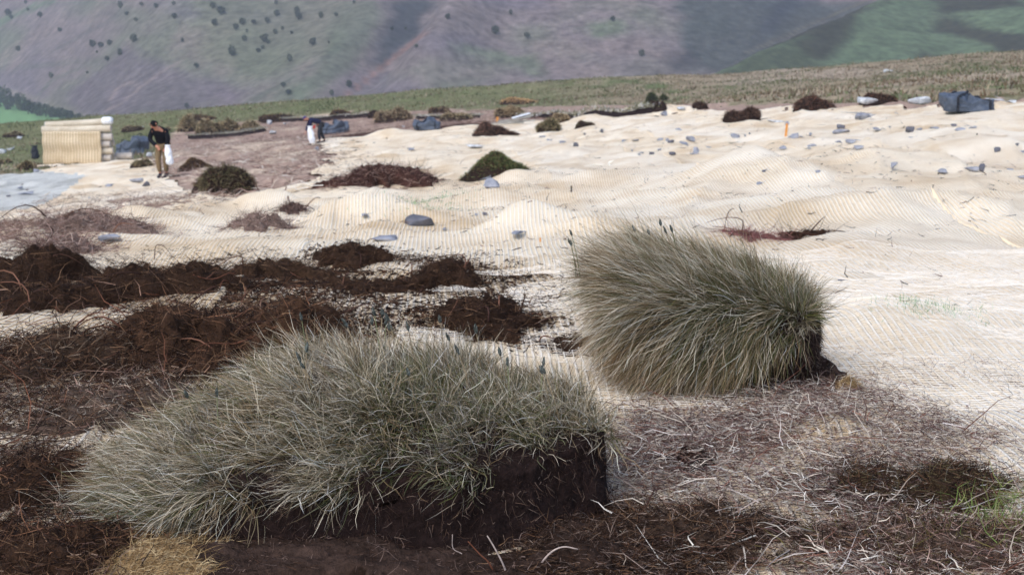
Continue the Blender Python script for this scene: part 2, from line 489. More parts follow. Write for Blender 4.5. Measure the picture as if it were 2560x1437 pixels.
def build_mats():
    ys = np.concatenate([np.linspace(1.5, 2.3, 10), np.geomspace(2.33, 74, 520)])
    ts = np.linspace(-1, 1, 480)
    Y = np.repeat(ys[:, None], len(ts), 1)
    X = (1.7 + 0.55 * ys)[:, None] * ts[None]
    x, y = X.ravel(), Y.ravel()
    mat, _ = cover(x, y)
    u, v = warp(x, y)
    z = mat_z(x, y)
    k = np.floor((u - STRIP_O + 0.03 * fbm2(v * 1.4, v * 0 + np.floor(u), 251, 2)) / STRIP_W).astype(int)
    frac = (u - STRIP_O) / STRIP_W - k
    z = z + 0.010 * sstep(0.94, 1.0, frac) + 0.012 * (k % 2)
    Fq = grid_faces(len(ys), len(ts))
    ok = mat[Fq].sum(1) >= 3
    Fq = Fq[ok]
    fk = k[Fq].min(1)
    px, py = project(x, y, z)
    grey = inpoly(px, py, [(-900, 400), (60, 425), (215, 440), (130, 500), (70, 522), (-900, 560)])
    for kk in np.unique(fk):
        for g in (0, 1):
            sel = Fq[(fk == kk) & ((grey[Fq].sum(1) >= 2) == bool(g))]
            if len(sel) < 60: continue
            ids, inv = np.unique(sel, return_inverse=True)
            m = M_COIR_GREY if g else (M_COIR_PALE if kk in (1, 3, -3, 5) else M_COIR)
            o = mesh_from("matting", np.stack([x, y, z], 1)[ids], inv.reshape(-1, 4), m, None, np.stack([u, v], 1)[ids])
            tag(o, ("grey weathered net matting beside the stacked rolls" if g else "pale coir matting strip laid over bare peat"), None, None, "structure")
build_mats()

def net_and_edges():
    """the net's strands nearest the camera, and the turned edges where strips meet, as real geometry"""
    parts = []
    def trace(us, vs):
        x, y = us.copy(), vs.copy()
        for _ in range(6):
            a, b = warp(x, y)
            x, y = x + (us - a), y + (vs - b)
        return x, y
    cell = 0.027
    allV, allF, off = [], [], 0
    for axis in (0, 1):
        if axis == 0: A = np.arange(-0.3, 4.4, cell) + cell / 2; Bv = np.arange(2.7, 7.6, 0.03)
        else: A = np.arange(2.7, 7.6, cell * .8) + cell * .4; Bv = np.arange(-0.3, 4.4, 0.03)
        AA = np.repeat(A[:, None], len(Bv), 1); BB = np.repeat(Bv[None], len(A), 0)
        AA = AA + 0.003 * vn2(AA * 40, BB * 9, 300 + axis)
        x, y = trace(AA.ravel(), BB.ravel()) if axis == 0 else trace(BB.ravel(), AA.ravel())
        z = mat_z(x, y) + 0.012 + 0.004 + 0.003 * vn2(x * 30, y * 30, 310)
        w = 0.0011 * (1 + .5 * vn2(x * 25, y * 25, 320))
        du = np.stack([w, 0 * w, 0 * w], 1) if axis == 0 else np.stack([0 * w, w, 0 * w], 1)
        P = np.stack([x, y, z], 1)
        V = np.stack([P - du, P + du + np.array([0, 0, .001])], 1).reshape(-1, 3)
        na, nb = AA.shape
        i = np.arange(na * nb).reshape(na, nb)
        keep = (np.abs(x) < 0.42 * y + .3).reshape(na, nb) & (vn2(x * 3, y * 3, 330) + 1.2 * sstep(-.1, .5, x) > .5).reshape(na, nb) & ~((x < 1.7) & (y < 3.9)).reshape(na, nb)
        a, b2 = i[:, :-1][keep[:, :-1]], i[:, 1:][keep[:, :-1]]
        allF.append(np.stack([2 * a, 2 * a + 1, 2 * b2 + 1, 2 * b2], 1) + off)
        allV.append(V); off += len(V)
    V = np.vstack(allV); Fq = np.vstack(allF)
    ids, inv = np.unique(Fq, return_inverse=True)
    c = pick([lin(232, 222, 206), lin(220, 204, 178), lin(236, 232, 224)], len(ids), .06)
    o = mesh_from("matting_net", V[ids], inv.reshape(-1, 4), M_TWIG, c, smooth=False)
    tag(o, "pale net strands over the near matting", "net", None, "stuff")
    for kk in range(-4, 8):
        v = np.arange(2.6, 46, 0.06)
        u = np.full(len(v), STRIP_O + kk * STRIP_W) + 0.03 * fbm2(v * 1.4, v * 0 + kk, 251, 2)
        x, y = trace(u, v)
        mt, _ = cover(x, y)
        lift = 0.010 + 0.03 * np.maximum(0, fbm2(v * .8, v * 0 + kk * 3.3, 261, 2) - .1)
        wid = 0.008 + 0.022 * (fbm2(v * .5, v * 0 + kk, 271, 2) + .3).clip(0, 1)
        wid = wid * .6; mt = mt & (fbm2(v * .35, v * 0 + kk * 5.1, 291, 2) > .0) & ((kk > 0) | (v > 9))
        P = [np.stack([x + dx * wid, y, mat_z(x + dx * wid, y) + lift * hh + .008], 1) for dx, hh in ((-1, 0.05), (-.4, .7), (.3, 1), (1, .25))]
        V = np.stack(P, 1).reshape(-1, 3)
        Fq = grid_faces(len(v), 4)
        Fq = Fq[np.repeat(mt[:-1] & mt[1:], 3)]
        if len(Fq) < 40: continue
        ids, inv = np.unique(Fq, return_inverse=True)
        c = pick([lin(232, 212, 180), lin(238, 222, 194)], 1, 0)[0] * (1 + .15 * fbm2(V[ids][:, 0] * 3, V[ids][:, 1] * 3, 281, 2))[:, None]
        o = mesh_from("matting_edge", V[ids], inv.reshape(-1, 4), M_TWIG, c)
        tag(o, "raised tan edge where two coir strips overlap", None, None, "structure")
net_and_edges()

# ------------------------------------------------------------------ far hillside across the valley
_foot = smooth_interp([-900, -450, -300, -200, -100, 0, 500, 900], [1300, 1090, 880, 705, 650, 630, 640, 700])
RIDGE = np.array([[40, 500, -46 + CAMZ], [80, 560, -28 + CAMZ], [196, 720, 4 + CAMZ], [300, 820, 42 + CAMZ], [520, 980, 120 + CAMZ]])
def hill_z(x, y):
    zr = y - _foot(x)
    zA = -60 + 0.40 * np.maximum(zr, -20) + 0.00012 * np.maximum(zr, 0) ** 2
    h = np.maximum(zA + 60, 0)
    # gullies and spurs run down to the left
    q = x - .9 * h
    zA = zA + sstep(0, 25, h) * (7 * vn2(q * .011, h * .006, 401) + 3.5 * vn2(q * .03, h * .012, 411) + 1.0 * vn2(q * .09, h * .03, 421))
    g = x - .55 * h + 84
    zA = zA - 17 * np.exp(-(g / 17) ** 2) * sstep(3, 30, h) + 12 * np.exp(-((g - 30) / 15) ** 2) * sstep(3, 30, h)
    zA = zA - 16 * np.exp(-((x - .35 * h - 150) / 40) ** 2) * sstep(10, 50, h)
    # the green spur on the right stands in front
    best = np.full(np.shape(x), -200.0)
    for a, b in zip(RIDGE[:-1], RIDGE[1:]):
        d = b[:2] - a[:2]; L = np.linalg.norm(d)
        t = np.clip(((x - a[0]) * d[0] + (y - a[1]) * d[1]) / L ** 2, 0, 1)
        dist = np.hypot(x - a[0] - t * d[0], y - a[1] - t * d[1])
        side = (x - a[0]) * d[1] - (y - a[1]) * d[0]
        best = np.maximum(best, a[2] + t * (b[2] - a[2]) - dist * np.where(side > 0, 0.30, 0.55))
    zB = best + 1.6 * vn2(x * .02, y * .02, 431) + .8 * vn2(x * .06, y * .06, 441)
    return np.maximum(np.maximum(zA, zB), -75), zB > zA

HILL_TREES = [(20, 30, 24), (28, 42, 14), (70, 24, 10), (100, 36, 20), (64, 5, 12), (150, 74, 17), (45, 121, 18), (128, 188, 17), (218, 181, 9), (232, 108, 24), (252, 112, 20), (274, 106, 18), (300, 130, 20), (268, 146, 18),
              (334, 95, 27), (340, 49, 14), (317, 34, 14), (301, 12, 20), (354, 10, 14), (390, 14, 16), (436, 39, 20), (434, 8, 12), (456, 101, 12), (491, 163, 18), (532, 12, 20), (553, 25, 28), (536, 55, 22), (580, 127, 30),
              (590, 66, 24), (606, 53, 22), (634, 54, 17), (611, 95, 18), (617, 77, 9), (646, 125, 15), (657, 118, 13), (668, 50, 20), (661, 94, 26), (670, 104, 14), (688, 79, 17), (706, 71, 13), (729, 81, 12), (692, 32, 22),
              (742, 26, 22), (747, 40, 24), (802, 37, 20), (840, 36, 14), (782, 103, 24), (724, 145, 22), (708, 211, 18), (722, 229, 18), (467, 263, 18), (829, 231, 18), (872, 209, 20), (980, 72, 14), (1014, 71, 10), (1041, 115, 13),
              (1238, 74, 27), (1277, 30, 14), (1317, 88, 20), (1119, 41, 18), (1532, 46, 18), (1604, 132, 22), (876, 210, 14), (885, 5, 12), (242, 130, 9), (822, 106, 9), (690, 5, 14)]

def hill_point(px, py, dmin=480):
    d = ray(px, py); d = d / d[1]
    D = np.linspace(dmin, 1500, 2500)
    zh, _ = hill_z(d[0] * D, D)
    k = np.nonzero(CAMZ + d[2] * D <= zh)[0]
    i = k[0] if len(k) else 900
    return np.array([d[0] * D[i], D[i], zh[i]])

def build_hill():
    xs = np.linspace(-620, 620, 400)
    ys = np.concatenate([np.linspace(500, 960, 270), np.linspace(964, 1500, 50)])
    X, Y = np.meshgrid(xs, ys)
    x, y = X.ravel(), Y.ravel()
    z, isB = hill_z(x, y)
    px, py = project(x, y, z)
    n1, n2, n3 = fbm2(x * .013, z * .03, 501, 3), fbm2(x * .05, z * .09, 511, 3), fbm2(x * .02 + z * .02, z * .05, 521, 2)
    c = lin(132, 120, 118)[None] * np.ones((len(x), 1))
    def mixc(c, k, w): w = np.clip(w, 0, 1)[:, None]; return c * (1 - w) + k[None] * w
    c = mixc(c, lin(112, 122, 96), sstep(.0, .5, n1) * .6)
    c = mixc(c, lin(142, 126, 120), sstep(.1, .5, n2) * .5)
    c = mixc(c, lin(118, 109, 118), sstep(.1, .6, n3) * .6)
    j1, j2 = 14 * n2, 9 * n3
    qx, qy = px + j1, py + j2
    offs = [(12 * a, 8 * b) for a, b in ((0, 0), (1, .3), (-1, .4), (.5, 1), (-.4, -1), (.8, -.8), (-.9, .9), (1.6, 0), (-1.6, 0), (0, 1.7), (0, -1.7))]
    jx, jy = 30 * fbm2(x * .06, z * .12, 541, 3), 18 * fbm2(x * .06, z * .12, 551, 3)
    def soft(poly): return sum(inpoly(qx + jx + a, qy + jy + b, poly).astype(float) for a, b in offs) / len(offs)
    def reg(poly, col, w, c):
        return mixc(c, col, soft(poly) * w)
    c = reg([(150, 250), (330, 110), (450, 180), (640, 230), (420, 290), (200, 290)], lin(112, 99, 108), .7, c)          # burnt heather
    c = reg([(480, 0), (860, 0), (860, 120), (640, 200), (520, 150)], lin(112, 116, 92), .6, c)
    c = reg([(860, 0), (960, 0), (930, 110), (860, 200), (760, 250), (700, 250), (820, 130)], lin(100, 112, 88), .65, c)
    c = reg([(985, 0), (1090, 0), (1050, 70), (960, 170), (930, 180), (950, 90)], lin(62, 68, 74), .9, c)            # gully scree, its colour darkened to paint the gully's shade
    c = reg([(1130, 120), (1340, 150), (1360, 200), (1340, 205), (1320, 165), (1110, 130), (960, 215), (920, 230)], lin(100, 124, 84), .75, c)
    c = reg([(1420, 70), (1560, 60), (1580, 75), (1500, 82)], lin(96, 124, 80), .75, c)
    c = reg([(1700, 0), (2200, 0), (1960, 120), (1830, 180), (1760, 190), (1700, 120), (1690, 60)], lin(64, 76, 72), .8, c)
    c = reg([(1900, 60), (1960, 0), (2020, 0), (1930, 90), (1900, 110)], lin(54, 58, 70), .6, c)
    c = reg([(1670, 140), (1750, 105), (1740, 170), (1690, 170)], lin(50, 54, 58), .7, c)
    gB = lin(102, 118, 88)[None] * np.ones((len(x), 1))
    gB = mixc(gB, lin(62, 60, 48), sstep(-.12, .12, fbm2(x * .022 + .01 * z, z * .10, 531, 3)) * .9)
    gB = mixc(gB, lin(70, 74, 54), soft([(1780, 185), (1960, 100), (2060, 140), (2180, 170), (1900, 200)]) * .7)
    gB = mixc(gB, lin(108, 126, 94), soft([(2180, 0), (2350, 0), (2330, 80), (2260, 170), (2080, 160), (2150, 60)]) * .75)
    c = np.where(isB[:, None], gB, c)
    # worn tracks
    def track(pts, wpx, col, w, c):
        dmin = np.full(len(x), 1e9)
        for (x1, y1), (x2, y2) in zip(pts[:-1], pts[1:]):
            L2 = (x2 - x1) ** 2 + (y2 - y1) ** 2
            t = np.clip(((px - x1) * (x2 - x1) + (py - y1) * (y2 - y1)) / L2, 0, 1)
            dmin = np.minimum(dmin, np.hypot(px - x1 - t * (x2 - x1), py - y1 - t * (y2 - y1)))
        return mixc(c, col, w * (1 - sstep(wpx * .5, wpx * 1.4, dmin)))
    c = track([(1870, 132), (1960, 92), (2030, 60), (2150, 10), (2200, -20)], 3.0, lin(132, 122, 100), .5, c)
    c = track([(268, 275), (276, 245), (300, 215), (330, 205), (348, 220), (420, 170), (450, 155)], 2.6, lin(160, 142, 136), .55, c)
    c = track([(348, 222), (300, 262), (270, 276)], 2.6, lin(160, 142, 136), .55, c)
    c = track([(-10, 222), (40, 235), (110, 255), (200, 292), (240, 310)], 4, lin(150, 142, 124), .8, c)
    c = track([(860, 245), (960, 165), (1060, 85)], 6, lin(150, 112, 100), .6, c)
    c = track([(-10, 62), (80, 20), (140, 0)], 7, lin(96, 124, 86), .7, c)
    c = track([(240, 40), (330, 20), (260, 60), (130, 130)], 4, lin(92, 92, 88), .5, c)
    c = track([(40, 170), (250, 150), (130, 200), (95, 240)], 4, lin(92, 104, 84), .45, c)
    c = track([(640, 250), (760, 180), (860, 110)], 5, lin(88, 96, 82), .5, c)
    c = track([(560, 290), (680, 220)], 4, lin(88, 96, 82), .5, c)
    o = mesh_from("hillside", np.stack([x, y, z], 1), grid_faces(len(ys), len(xs)), M_HILL, np.clip(c * (.72 + .10 * vn2(x * .15, z * .35, 561) + .07 * rng.normal(size=len(x)))[:, None], .01, .7))
    tag(o, "heather and grass hillside across the valley", None, None, "structure")
build_hill()

# ------------------------------------------------------------------ trees across the valley
def tree_meshes(kind):
    r = np.random.default_rng(900 + kind)
    n = 420
    d = unit(r.normal(size=(n, 3))); rad = r.uniform(.35, 1, n) ** .5
    lob = 1 + .28 * vn3(d[:, 0] * 2.2, d[:, 1] * 2.2, d[:, 2] * 2.2, 40 + kind)
    P = d * rad[:, None] * lob[:, None] * np.array([.5, .5, [.42, .5, .62][kind % 3]]) + np.array([0, 0, .6])
    a, b = unit(r.normal(size=(n, 3))), unit(r.normal(size=(n, 3)))
    s = r.uniform(.05, .10, n)[:, None]
    V = np.stack([P - a * s, P + b * s, P + a * s, P - b * s], 1).reshape(-1, 3)
    Fq = np.arange(4 * n).reshape(n, 4)
    pal = [[lin(52, 64, 46), lin(66, 78, 54), lin(44, 54, 44)], [lin(60, 72, 52), lin(82, 90, 66)], [lin(88, 92, 84), lin(76, 84, 74)]][kind // 3 if kind < 9 else 2]
    c = np.repeat(np.array(pal)[r.integers(0, len(pal), n)] * (1 + .2 * r.normal(size=(n, 1))), 4, 0)
    crown = mesh_from("crown", V, Fq, M_BLADE, np.clip(c * .9, .008, .4), smooth=False)
    pts = [[0, 0, -.12], [.01, 0, .1], [.03, .01, .3], [.0, .02, .6]]
    ps = [tube(pts, [.05, .04, .03, .012], 5)]
    for k in range(4):
        an = k * 1.7 + kind
        ps.append(tube([[.02, 0, .22 + .05 * k], [.12 * math.cos(an), .12 * math.sin(an), .4 + .04 * k], [.26 * math.cos(an), .26 * math.sin(an), .55 + .05 * k]], [.022, .015, .006], 4))
    V, Q, T = merge(ps)
    trunk = mesh_from("trunk", V, Q, M_TRUNK, T=T)
    return crown.data, trunk.data, (crown, trunk)
protos = []
for k in range(9):
    cm, tm, obs = tree_meshes(k)
    protos.append((cm, tm))
    for o in obs: bpy.data.objects.remove(o)

def place_tree(name, p, h, w, k, label, group):
    t = thing(name, label, "tree", p, group, random.uniform(0, 6.28))
    t.scale = (w, w, h)
    for nm, d in (("crown", protos[k][0]), ("trunk", protos[k][1])):
        o = bpy.data.objects.new(nm, d); COL.objects.link(o); o.parent = t
    return t
LONE = {(1238, 74): "large round dark tree alone on the bare middle of the hillside", (1317, 88): "upright paler tree right of the large round tree on the hillside",
        (334, 95): "large round tree on the slope above the oval worn track", (580, 127): "large round tree lowest in the middle group on the hillside",
        (491, 163): "narrow pointed tree alone right of the oval worn track", (128, 188): "small tree above the roadside hedge trees on the hillside",
        (467, 263): "small tree low on the hillside above the man in black", (1604, 132): "small tree nearest the dark heather on the right of the hillside",
        (1532, 46): "small tree high on the hillside beside the green patch", (553, 25): "largest round tree near the top in the middle group"}
BANDS = [(-9, 30, "along the hillside's top edge"), (30, 60, "in the hillside's second band of trees"), (60, 100, "in the hillside's third band of trees"), (100, 160, "in the hillside's fourth band of trees"), (160, 999, "low on the hillside")]
NTH = 'first second third fourth fifth sixth seventh eighth ninth tenth eleventh twelfth thirteenth fourteenth fifteenth sixteenth seventeenth eighteenth nineteenth twentieth'.split()
TLAB = {}
for lo_, hi_, nm_ in BANDS:
    for k_, t_ in enumerate(sorted(t for t in HILL_TREES if lo_ <= t[1] < hi_)): TLAB[t_] = f"small dark tree, {NTH[min(k_, 19)]} from left {nm_}"
for i, (px, py, s) in enumerate(HILL_TREES):
    p = hill_point(px, py + s * .45)
    h = s * mpp(p) * .74
    lab = LONE.get((px, py))
    place_tree("hawthorn_tree", p, h, h * random.uniform(.85, 1.05), (i * 4 + i // 5) % 6, lab or TLAB[(px, py, s)], "trees scattered on the far hillside")
ORDN = 'first second third fourth fifth sixth seventh eighth ninth tenth eleventh twelfth thirteenth fourteenth fifteenth sixteenth seventeenth eighteenth nineteenth twentieth'.split()
for i in range(20):
    f = i / 19
    px, py = -12 + 262 * f + random.uniform(-4, 4), 266 + 52 * f + random.uniform(-3, 3)
    d = ray(px, py); D = (-60 - CAMZ) / d[2] * d[1]
    x = d[0] / d[1] * D
    z = max(-60, float(hill_z(np.array([x]), np.array([D]))[0][0]))
    h = (40 - 20 * f) * D / F * random.uniform(.8, 1.15)
    tall = i in (1, 2, 4)
    place_tree("hedgerow_tree", (x, D, z - .3), h * (1.35 if tall else 1), h * (.7 if tall else .85), 6 + i % 3 if tall else i % 6,
               f"tall thin tree, {ORDN[i]} from left in the hedge above the green field" if tall else f"dark bushy tree, {ORDN[i]} from left in the hedge by the green field", "hedge trees between the green field and hillside")

# ------------------------------------------------------------------ grass turf blocks in front
def surf_grid(fn, nu, nv):
    """closed-ish patch from a function of (u 0..1 round, v 0..1 up) -> V, F"""
    u, v = np.meshgrid(np.linspace(0, 1, nu, endpoint=False), np.linspace(0, 1, nv))
    V = fn(u.ravel(), v.ravel())
    return V, grid_faces(nv, nu, True)

def scatter_on(V, Fq, n, wfun=None):
    a, b, c, d = V[Fq[:, 0]], V[Fq[:, 1]], V[Fq[:, 2]], V[Fq[:, 3]]
    nr = np.cross(c - a, d - b); ar = np.linalg.norm(nr, axis=1) / 2
    nr = unit(nr)
    w = ar.copy()
    if wfun is not None: w = w * wfun((a + b + c + d) / 4, nr)
    i = rng.choice(len(Fq), n, p=w / w.sum())
    s, t = rng.uniform(size=(2, n, 1))
    P = (a[i] * (1 - s) + b[i] * s) * (1 - t) + (d[i] * (1 - s) + c[i] * s) * t
    return P, nr[i]

STRAW = [lin(222, 216, 206), lin(120, 108, 90), lin(208, 200, 186), lin(98, 86, 68), lin(232, 228, 222), lin(150, 138, 118), lin(190, 180, 164)]
STRAWB = [lin(150, 126, 98), lin(128, 104, 78), lin(172, 154, 130), lin(108, 86, 64)]
GREEN = [lin(70, 84, 34), lin(88, 96, 42), lin(50, 68, 30), lin(100, 98, 48), lin(58, 82, 38)]

def turf_block(name, label, surf, wind, tufts, per, Lr, seed, tops, droop, grass_w, green, heads, base_col, rnd=1.0, lenf=lambda p: np.ones(len(p))):
    """a cut turf: peat block, tufted grass, seed heads"""
    global rng
    rng = np.random.default_rng(seed)
    V, Fq = surf
    c0 = V.mean(0); loc = np.array([c0[0], c0[1], V[:, 2].min() + .03])
    root = thing(name, label, "turf", loc)
    pc = base_col[None] * (1 + .25 * vn3(V[:, 0] * 14, V[:, 1] * 14, V[:, 2] * 14, seed))[:, None]
    mesh_from("peat_block", V - loc, Fq, M_PEAT, np.clip(pc, .004, .3), parent=root)
    TP, TN = scatter_on(V, Fq, tufts, grass_w)
    n = tufts * per
    ti = np.repeat(np.arange(tufts), per)
    sg = rng.uniform(.012, .030, tufts)[ti][:, None]
    off = rng.normal(size=(n, 3)); off -= (off * TN[ti]).sum(1, keepdims=True) * TN[ti]
    P = TP[ti] + off * sg * np.array([1, 1, .6]) - TN[ti] * .012
    Nn = TN[ti]
    wd = wind(TP, TN)
    lean = unit(TN * .75 + .5 * rnd * rng.normal(size=(tufts, 3)) + wd)[ti]
    D0 = unit(lean + .34 * rnd * off + .30 * rnd * rng.normal(size=(n, 3)) + .2 * Nn)
    D1 = unit(lean * .55 + .30 * rnd * off + .65 * wd[ti] + np.array([0, 0, -1]) * (droop(TP, TN)[ti] * rng.uniform(.4, 1.5, n))[:, None] + .60 * rnd * rng.normal(size=(n, 3)))
    TL = rng.uniform(.55, 1.3, tufts)
    L = rng.uniform(Lr[0], Lr[1], n) * TL[ti] * (.75 + .5 * rng.random(n))
    gfac = np.clip(green(TP) + .22 * rng.normal(size=tufts), .03, .9)
    isg = rng.random(n) < (gfac[ti] * (1.2 - .5 * (L / Lr[1])))
    brn = rng.random(n) < np.clip(tops(TP) + .2 * rng.normal(size=tufts), 0, 1)[ti]
    cs = np.where(brn[:, None], pick(STRAWB, n), pick(STRAW, n) * np.array([.94, .88, .79]))
    cg = pick(GREEN, n)
    tip = np.where(isg[:, None], cg * .85 + cs * .3, np.clip(cs * 1.25, 0, .9))
    rt = np.where(isg[:, None], cg * .6, cs * .25 + cg * .35)
    W = rng.uniform(.0011, .0023, n)
    L = np.where(isg, L * .85, L) * lenf(TP)[ti]
    strip_obj("grass", (P - loc, D0, D1, L, W, rt, tip), M_BLADE, root, seg=4, wig=.05)["kind"] = "stuff"
    # short dead thatch between the tufts, browns darkened to paint in the shade there
    m = n // 3
    P2, N2 = scatter_on(V, Fq, m, grass_w)
    D = unit(N2 * .5 + .8 * rng.normal(size=(m, 3)) + wind(P2, N2))
    D2 = unit(D + .7 * rng.normal(size=(m, 3)))
    strip_obj("thatch", (P2 - loc, D, D2, rng.uniform(.03, .08, m), rng.uniform(.001, .002, m), pick(STRAWB, m, .3) * .5, pick(STRAW, m, .3) * .6), M_BLADE, root, seg=3, wig=.06)["kind"] = "stuff"
    # root hairs on the cut faces
    m = 9000
    P3, N3 = scatter_on(V, Fq, m, lambda p, q: 1.001 - np.clip(grass_w(p, q), 0, 1))
    D = unit(N3 * .35 + np.array([0, 0, -.7]) + .7 * rng.normal(size=(m, 3)))
    D2 = unit(D + np.array([0, 0, -.4]) + .6 * rng.normal(size=(m, 3)))
    k = pick([lin(58, 42, 36), lin(40, 28, 24), lin(84, 66, 56), lin(112, 96, 86)], m, .25)
    strip_obj("root_hairs", (P3 - loc, D, D2, rng.uniform(.012, .045, m), rng.uniform(.0008, .0016, m), k, k), M_TWIG, root, seg=2, wig=.1)["kind"] = "stuff"
    # seed heads: a dark spikelet on a stalk
    for (x, y, h) in heads:
        dd = np.hypot(V[:, 0] - x, V[:, 1] - y) - .3 * V[:, 2]
        b = V[np.argmin(dd)]
        s = np.array([x, y, b[2] - .01]); ln = np.array([random.uniform(-.04, .01), random.uniform(-.03, .02), 0])
        pts = [s, s + ln * .4 + [0, 0, h * .5], s + ln + [0, 0, h]]
        V1, Q1, T1 = tube(np.array(pts) - loc, [.0014, .0012, .001], 5)
        so = mesh_from("stalk", V1, Q1, M_BLADE, np.repeat(pick([lin(112, 116, 84), lin(130, 116, 92)], 1), len(V1), 0), T=T1, parent=root)
        e = pts[-1]; dr = unit(ln + np.array([0, 0, h * .6]))
        hl = random.uniform(.018, .026)
        V1, Q1, T1 = tube([e - loc + dr * hl * t for t in np.linspace(0, 1, 7)], np.array([.0012, .0034, .0042, .004, .0034, .0024, .0006]) * random.uniform(.8, 1.1), 8)
        V1 = V1 + rng.normal(size=V1.shape) * .0006
        mesh_from("seed_head", V1, Q1, M_TWIG, pick([lin(78, 84, 80), lin(98, 104, 100), lin(56, 58, 54)], len(V1), .25), T=T1, parent=so, smooth=False)
    return root

def gz(x, y): return terr(np.asarray(x, float), np.asarray(y, float))

# front turf: long low block, high at the right, running out to the ground at the left
def front_surf():
    cx, cy = -.40, 3.22
    def fn(u, v):
        th = u * 2 * np.pi
        ca, sa = np.cos(th), np.sin(th)
        e = .78
        sx, sy = np.sign(ca) * np.abs(ca) ** e, np.sign(sa) * np.abs(sa) ** e
        # v: 0 foot, .35 shoulder, 1 crown
        rad = np.where(v < .35, 1.04 - .12 * (v / .35) - .05 * np.sin(v / .35 * 3.1) + .24 * (1 - v / .35) ** 1.6 * np.clip(-sa, 0, 1), .92 * (1 - ((v - .35) / .65) ** 1.25))
        x = cx + .65 * sx * rad; y = cy + .33 * sy * rad
        wob = (.030 * vn3(x * 7, y * 7, v * 4, 601) + .014 * vn3(x * 23, y * 23, v * 11, 602)) * np.where(v < .9, 1, .3)
        x = x + wob * ca; y = y + wob * sa
        X = (x - cx) / .65
        sh = .190 + .03 * X - .12 * sstep(-.1, -1.0, X)            # shoulder height: low at the left
        crown = .195 + .02 * X + .11 * np.exp(-((X - .05) / .5) ** 2) - .06 * sstep(-.1, -1, X)
        z = np.where(v < .35, -.10 + (sh + .10) * (v / .35), sh + (crown - sh * .72) * np.sin((v - .35) / .65 * np.pi / 2) * .9)
        z = z + .02 * vn3(x * 7, y * 7, 3, 611) * (v > .2) + .10 * (y - cy) * (v > .3)
        return np.stack([x, y, z + gz(x * 0 + cx, y * 0 + cy)], 1)
    return surf_grid(fn, 200, 70)
def front_wind(p, n):
    X = np.clip((p[:, 0] + .40) / .65, -1.2, 1.2)
    w = np.stack([-.62 + .30 * X, -.15 - .22 * (p[:, 1] < 3.1), .18 - .1 * X], 1)
    return w + .25 * np.stack([vn2(p[:, 0] * 9, p[:, 1] * 9, 621), vn2(p[:, 0] * 9, p[:, 1] * 9, 622), 0 * X], 1)
FS = front_surf()
fz = float(gz(np.array([-.3]), np.array([3.22]))[0])
def front_grass_w(p, n):
    X = (p[:, 0] + .40) / .65
    edge = fz + .162 + .05 * X - .13 * sstep(-.1, -.8, X) - .07 * sstep(3.1, 3.3, p[:, 1]) + .03 * vn2(p[:, 0] * 12, p[:, 1] * 12, 631)
    return sstep(-.02, .05, p[:, 2] - edge) * (.25 + .75 * sstep(-.75, -.2, vn2(p[:, 0] * 9, p[:, 1] * 9, 632))) + .0005
fh = []
for (px, py) in [(755, 860), (915, 830), (950, 800), (985, 855), (1000, 870), (945, 865), (1030, 850), (1110, 860), (1205, 855), (1270, 890), (1275, 925), (745, 985), (770, 990), (790, 1000), (485, 1000), (520, 995), (1180, 925), (940, 905), (965, 920),
                 (1045, 1040), (1410, 970), (1385, 930), (1350, 895), (1150, 870), (895, 880)]:
    d = ray(px, py); D = 3.05 + (1000 - py) / 400 * .6
    fh.append((d[0] / d[1] * D * .98, min(D + .03, 3.5), random.uniform(.10, .15)))
turf_block("grass_turf", "long low turf block of bleached grass with dark cut peat at the bottom", FS, front_wind, 400, 140, (.07, .135), 71,
           lambda p: .12 + .25 * sstep(-.2, .25, p[:, 0]) * sstep(3.15, 2.95, p[:, 1]), lambda p, n: .3 + .5 * sstep(.6, .1, n[:, 2]) + .7 * sstep(-.5, -.85, p[:, 0]), front_grass_w,
           lambda p: np.clip(.48 + .5 * vn2(p[:, 0] * 5, p[:, 1] * 5, 641), .08, .85), fh, lin(38, 28, 26))

# turf on the right: a tall tilted tuft with an undercut peat foot
def right_surf():
    cx, cy = .645, 4.32
    def fn(u, v):
        th = u * 2 * np.pi
        ca, sa = np.cos(th), np.sin(th)
        sx, sy = np.sign(ca) * np.abs(ca) ** .62, np.sign(sa) * np.abs(sa) ** .62
        rad = np.where(v < .25, .84 - .05 * np.sin(v / .25 * 3.1), np.where(v < .5, .84 + .14 * sstep(.25, .42, v), .98 * np.sqrt(np.clip(1 - ((v - .5) / .5) ** 4.5, 0, 1))))
        z = np.where(v < .25, -.08 + .18 * v / .25, np.where(v < .5, .10 + .13 * (v - .25) / .25, .23 + .17 * np.sin((v - .5) / .5 * np.pi / 2)))
        x = cx + .31 * sx * rad; y = cy + .25 * sy * rad
        X = (x - cx) / .31
        z = z * np.where(v > .25, .86, 1) + np.where(v > .25, -.055 * X - .02 * sstep(.5, 1, X) + .012, 0)
        x = x - .03 * (z > .3) + .13 * sstep(.42, .1, v) * np.clip(sx, 0, 1)
        x = x + .02 * vn3(x * 8, y * 8, z * 8, 651) * ca; y = y + .02 * vn3(x * 8, y * 8, z * 8, 652) * sa
        return np.stack([x, y, z + gz(x * 0 + cx, y * 0 + cy)], 1)
    return surf_grid(fn, 110, 50)
RS = right_surf()
rz0 = float(gz(np.array([.6]), np.array([4.34]))[0])
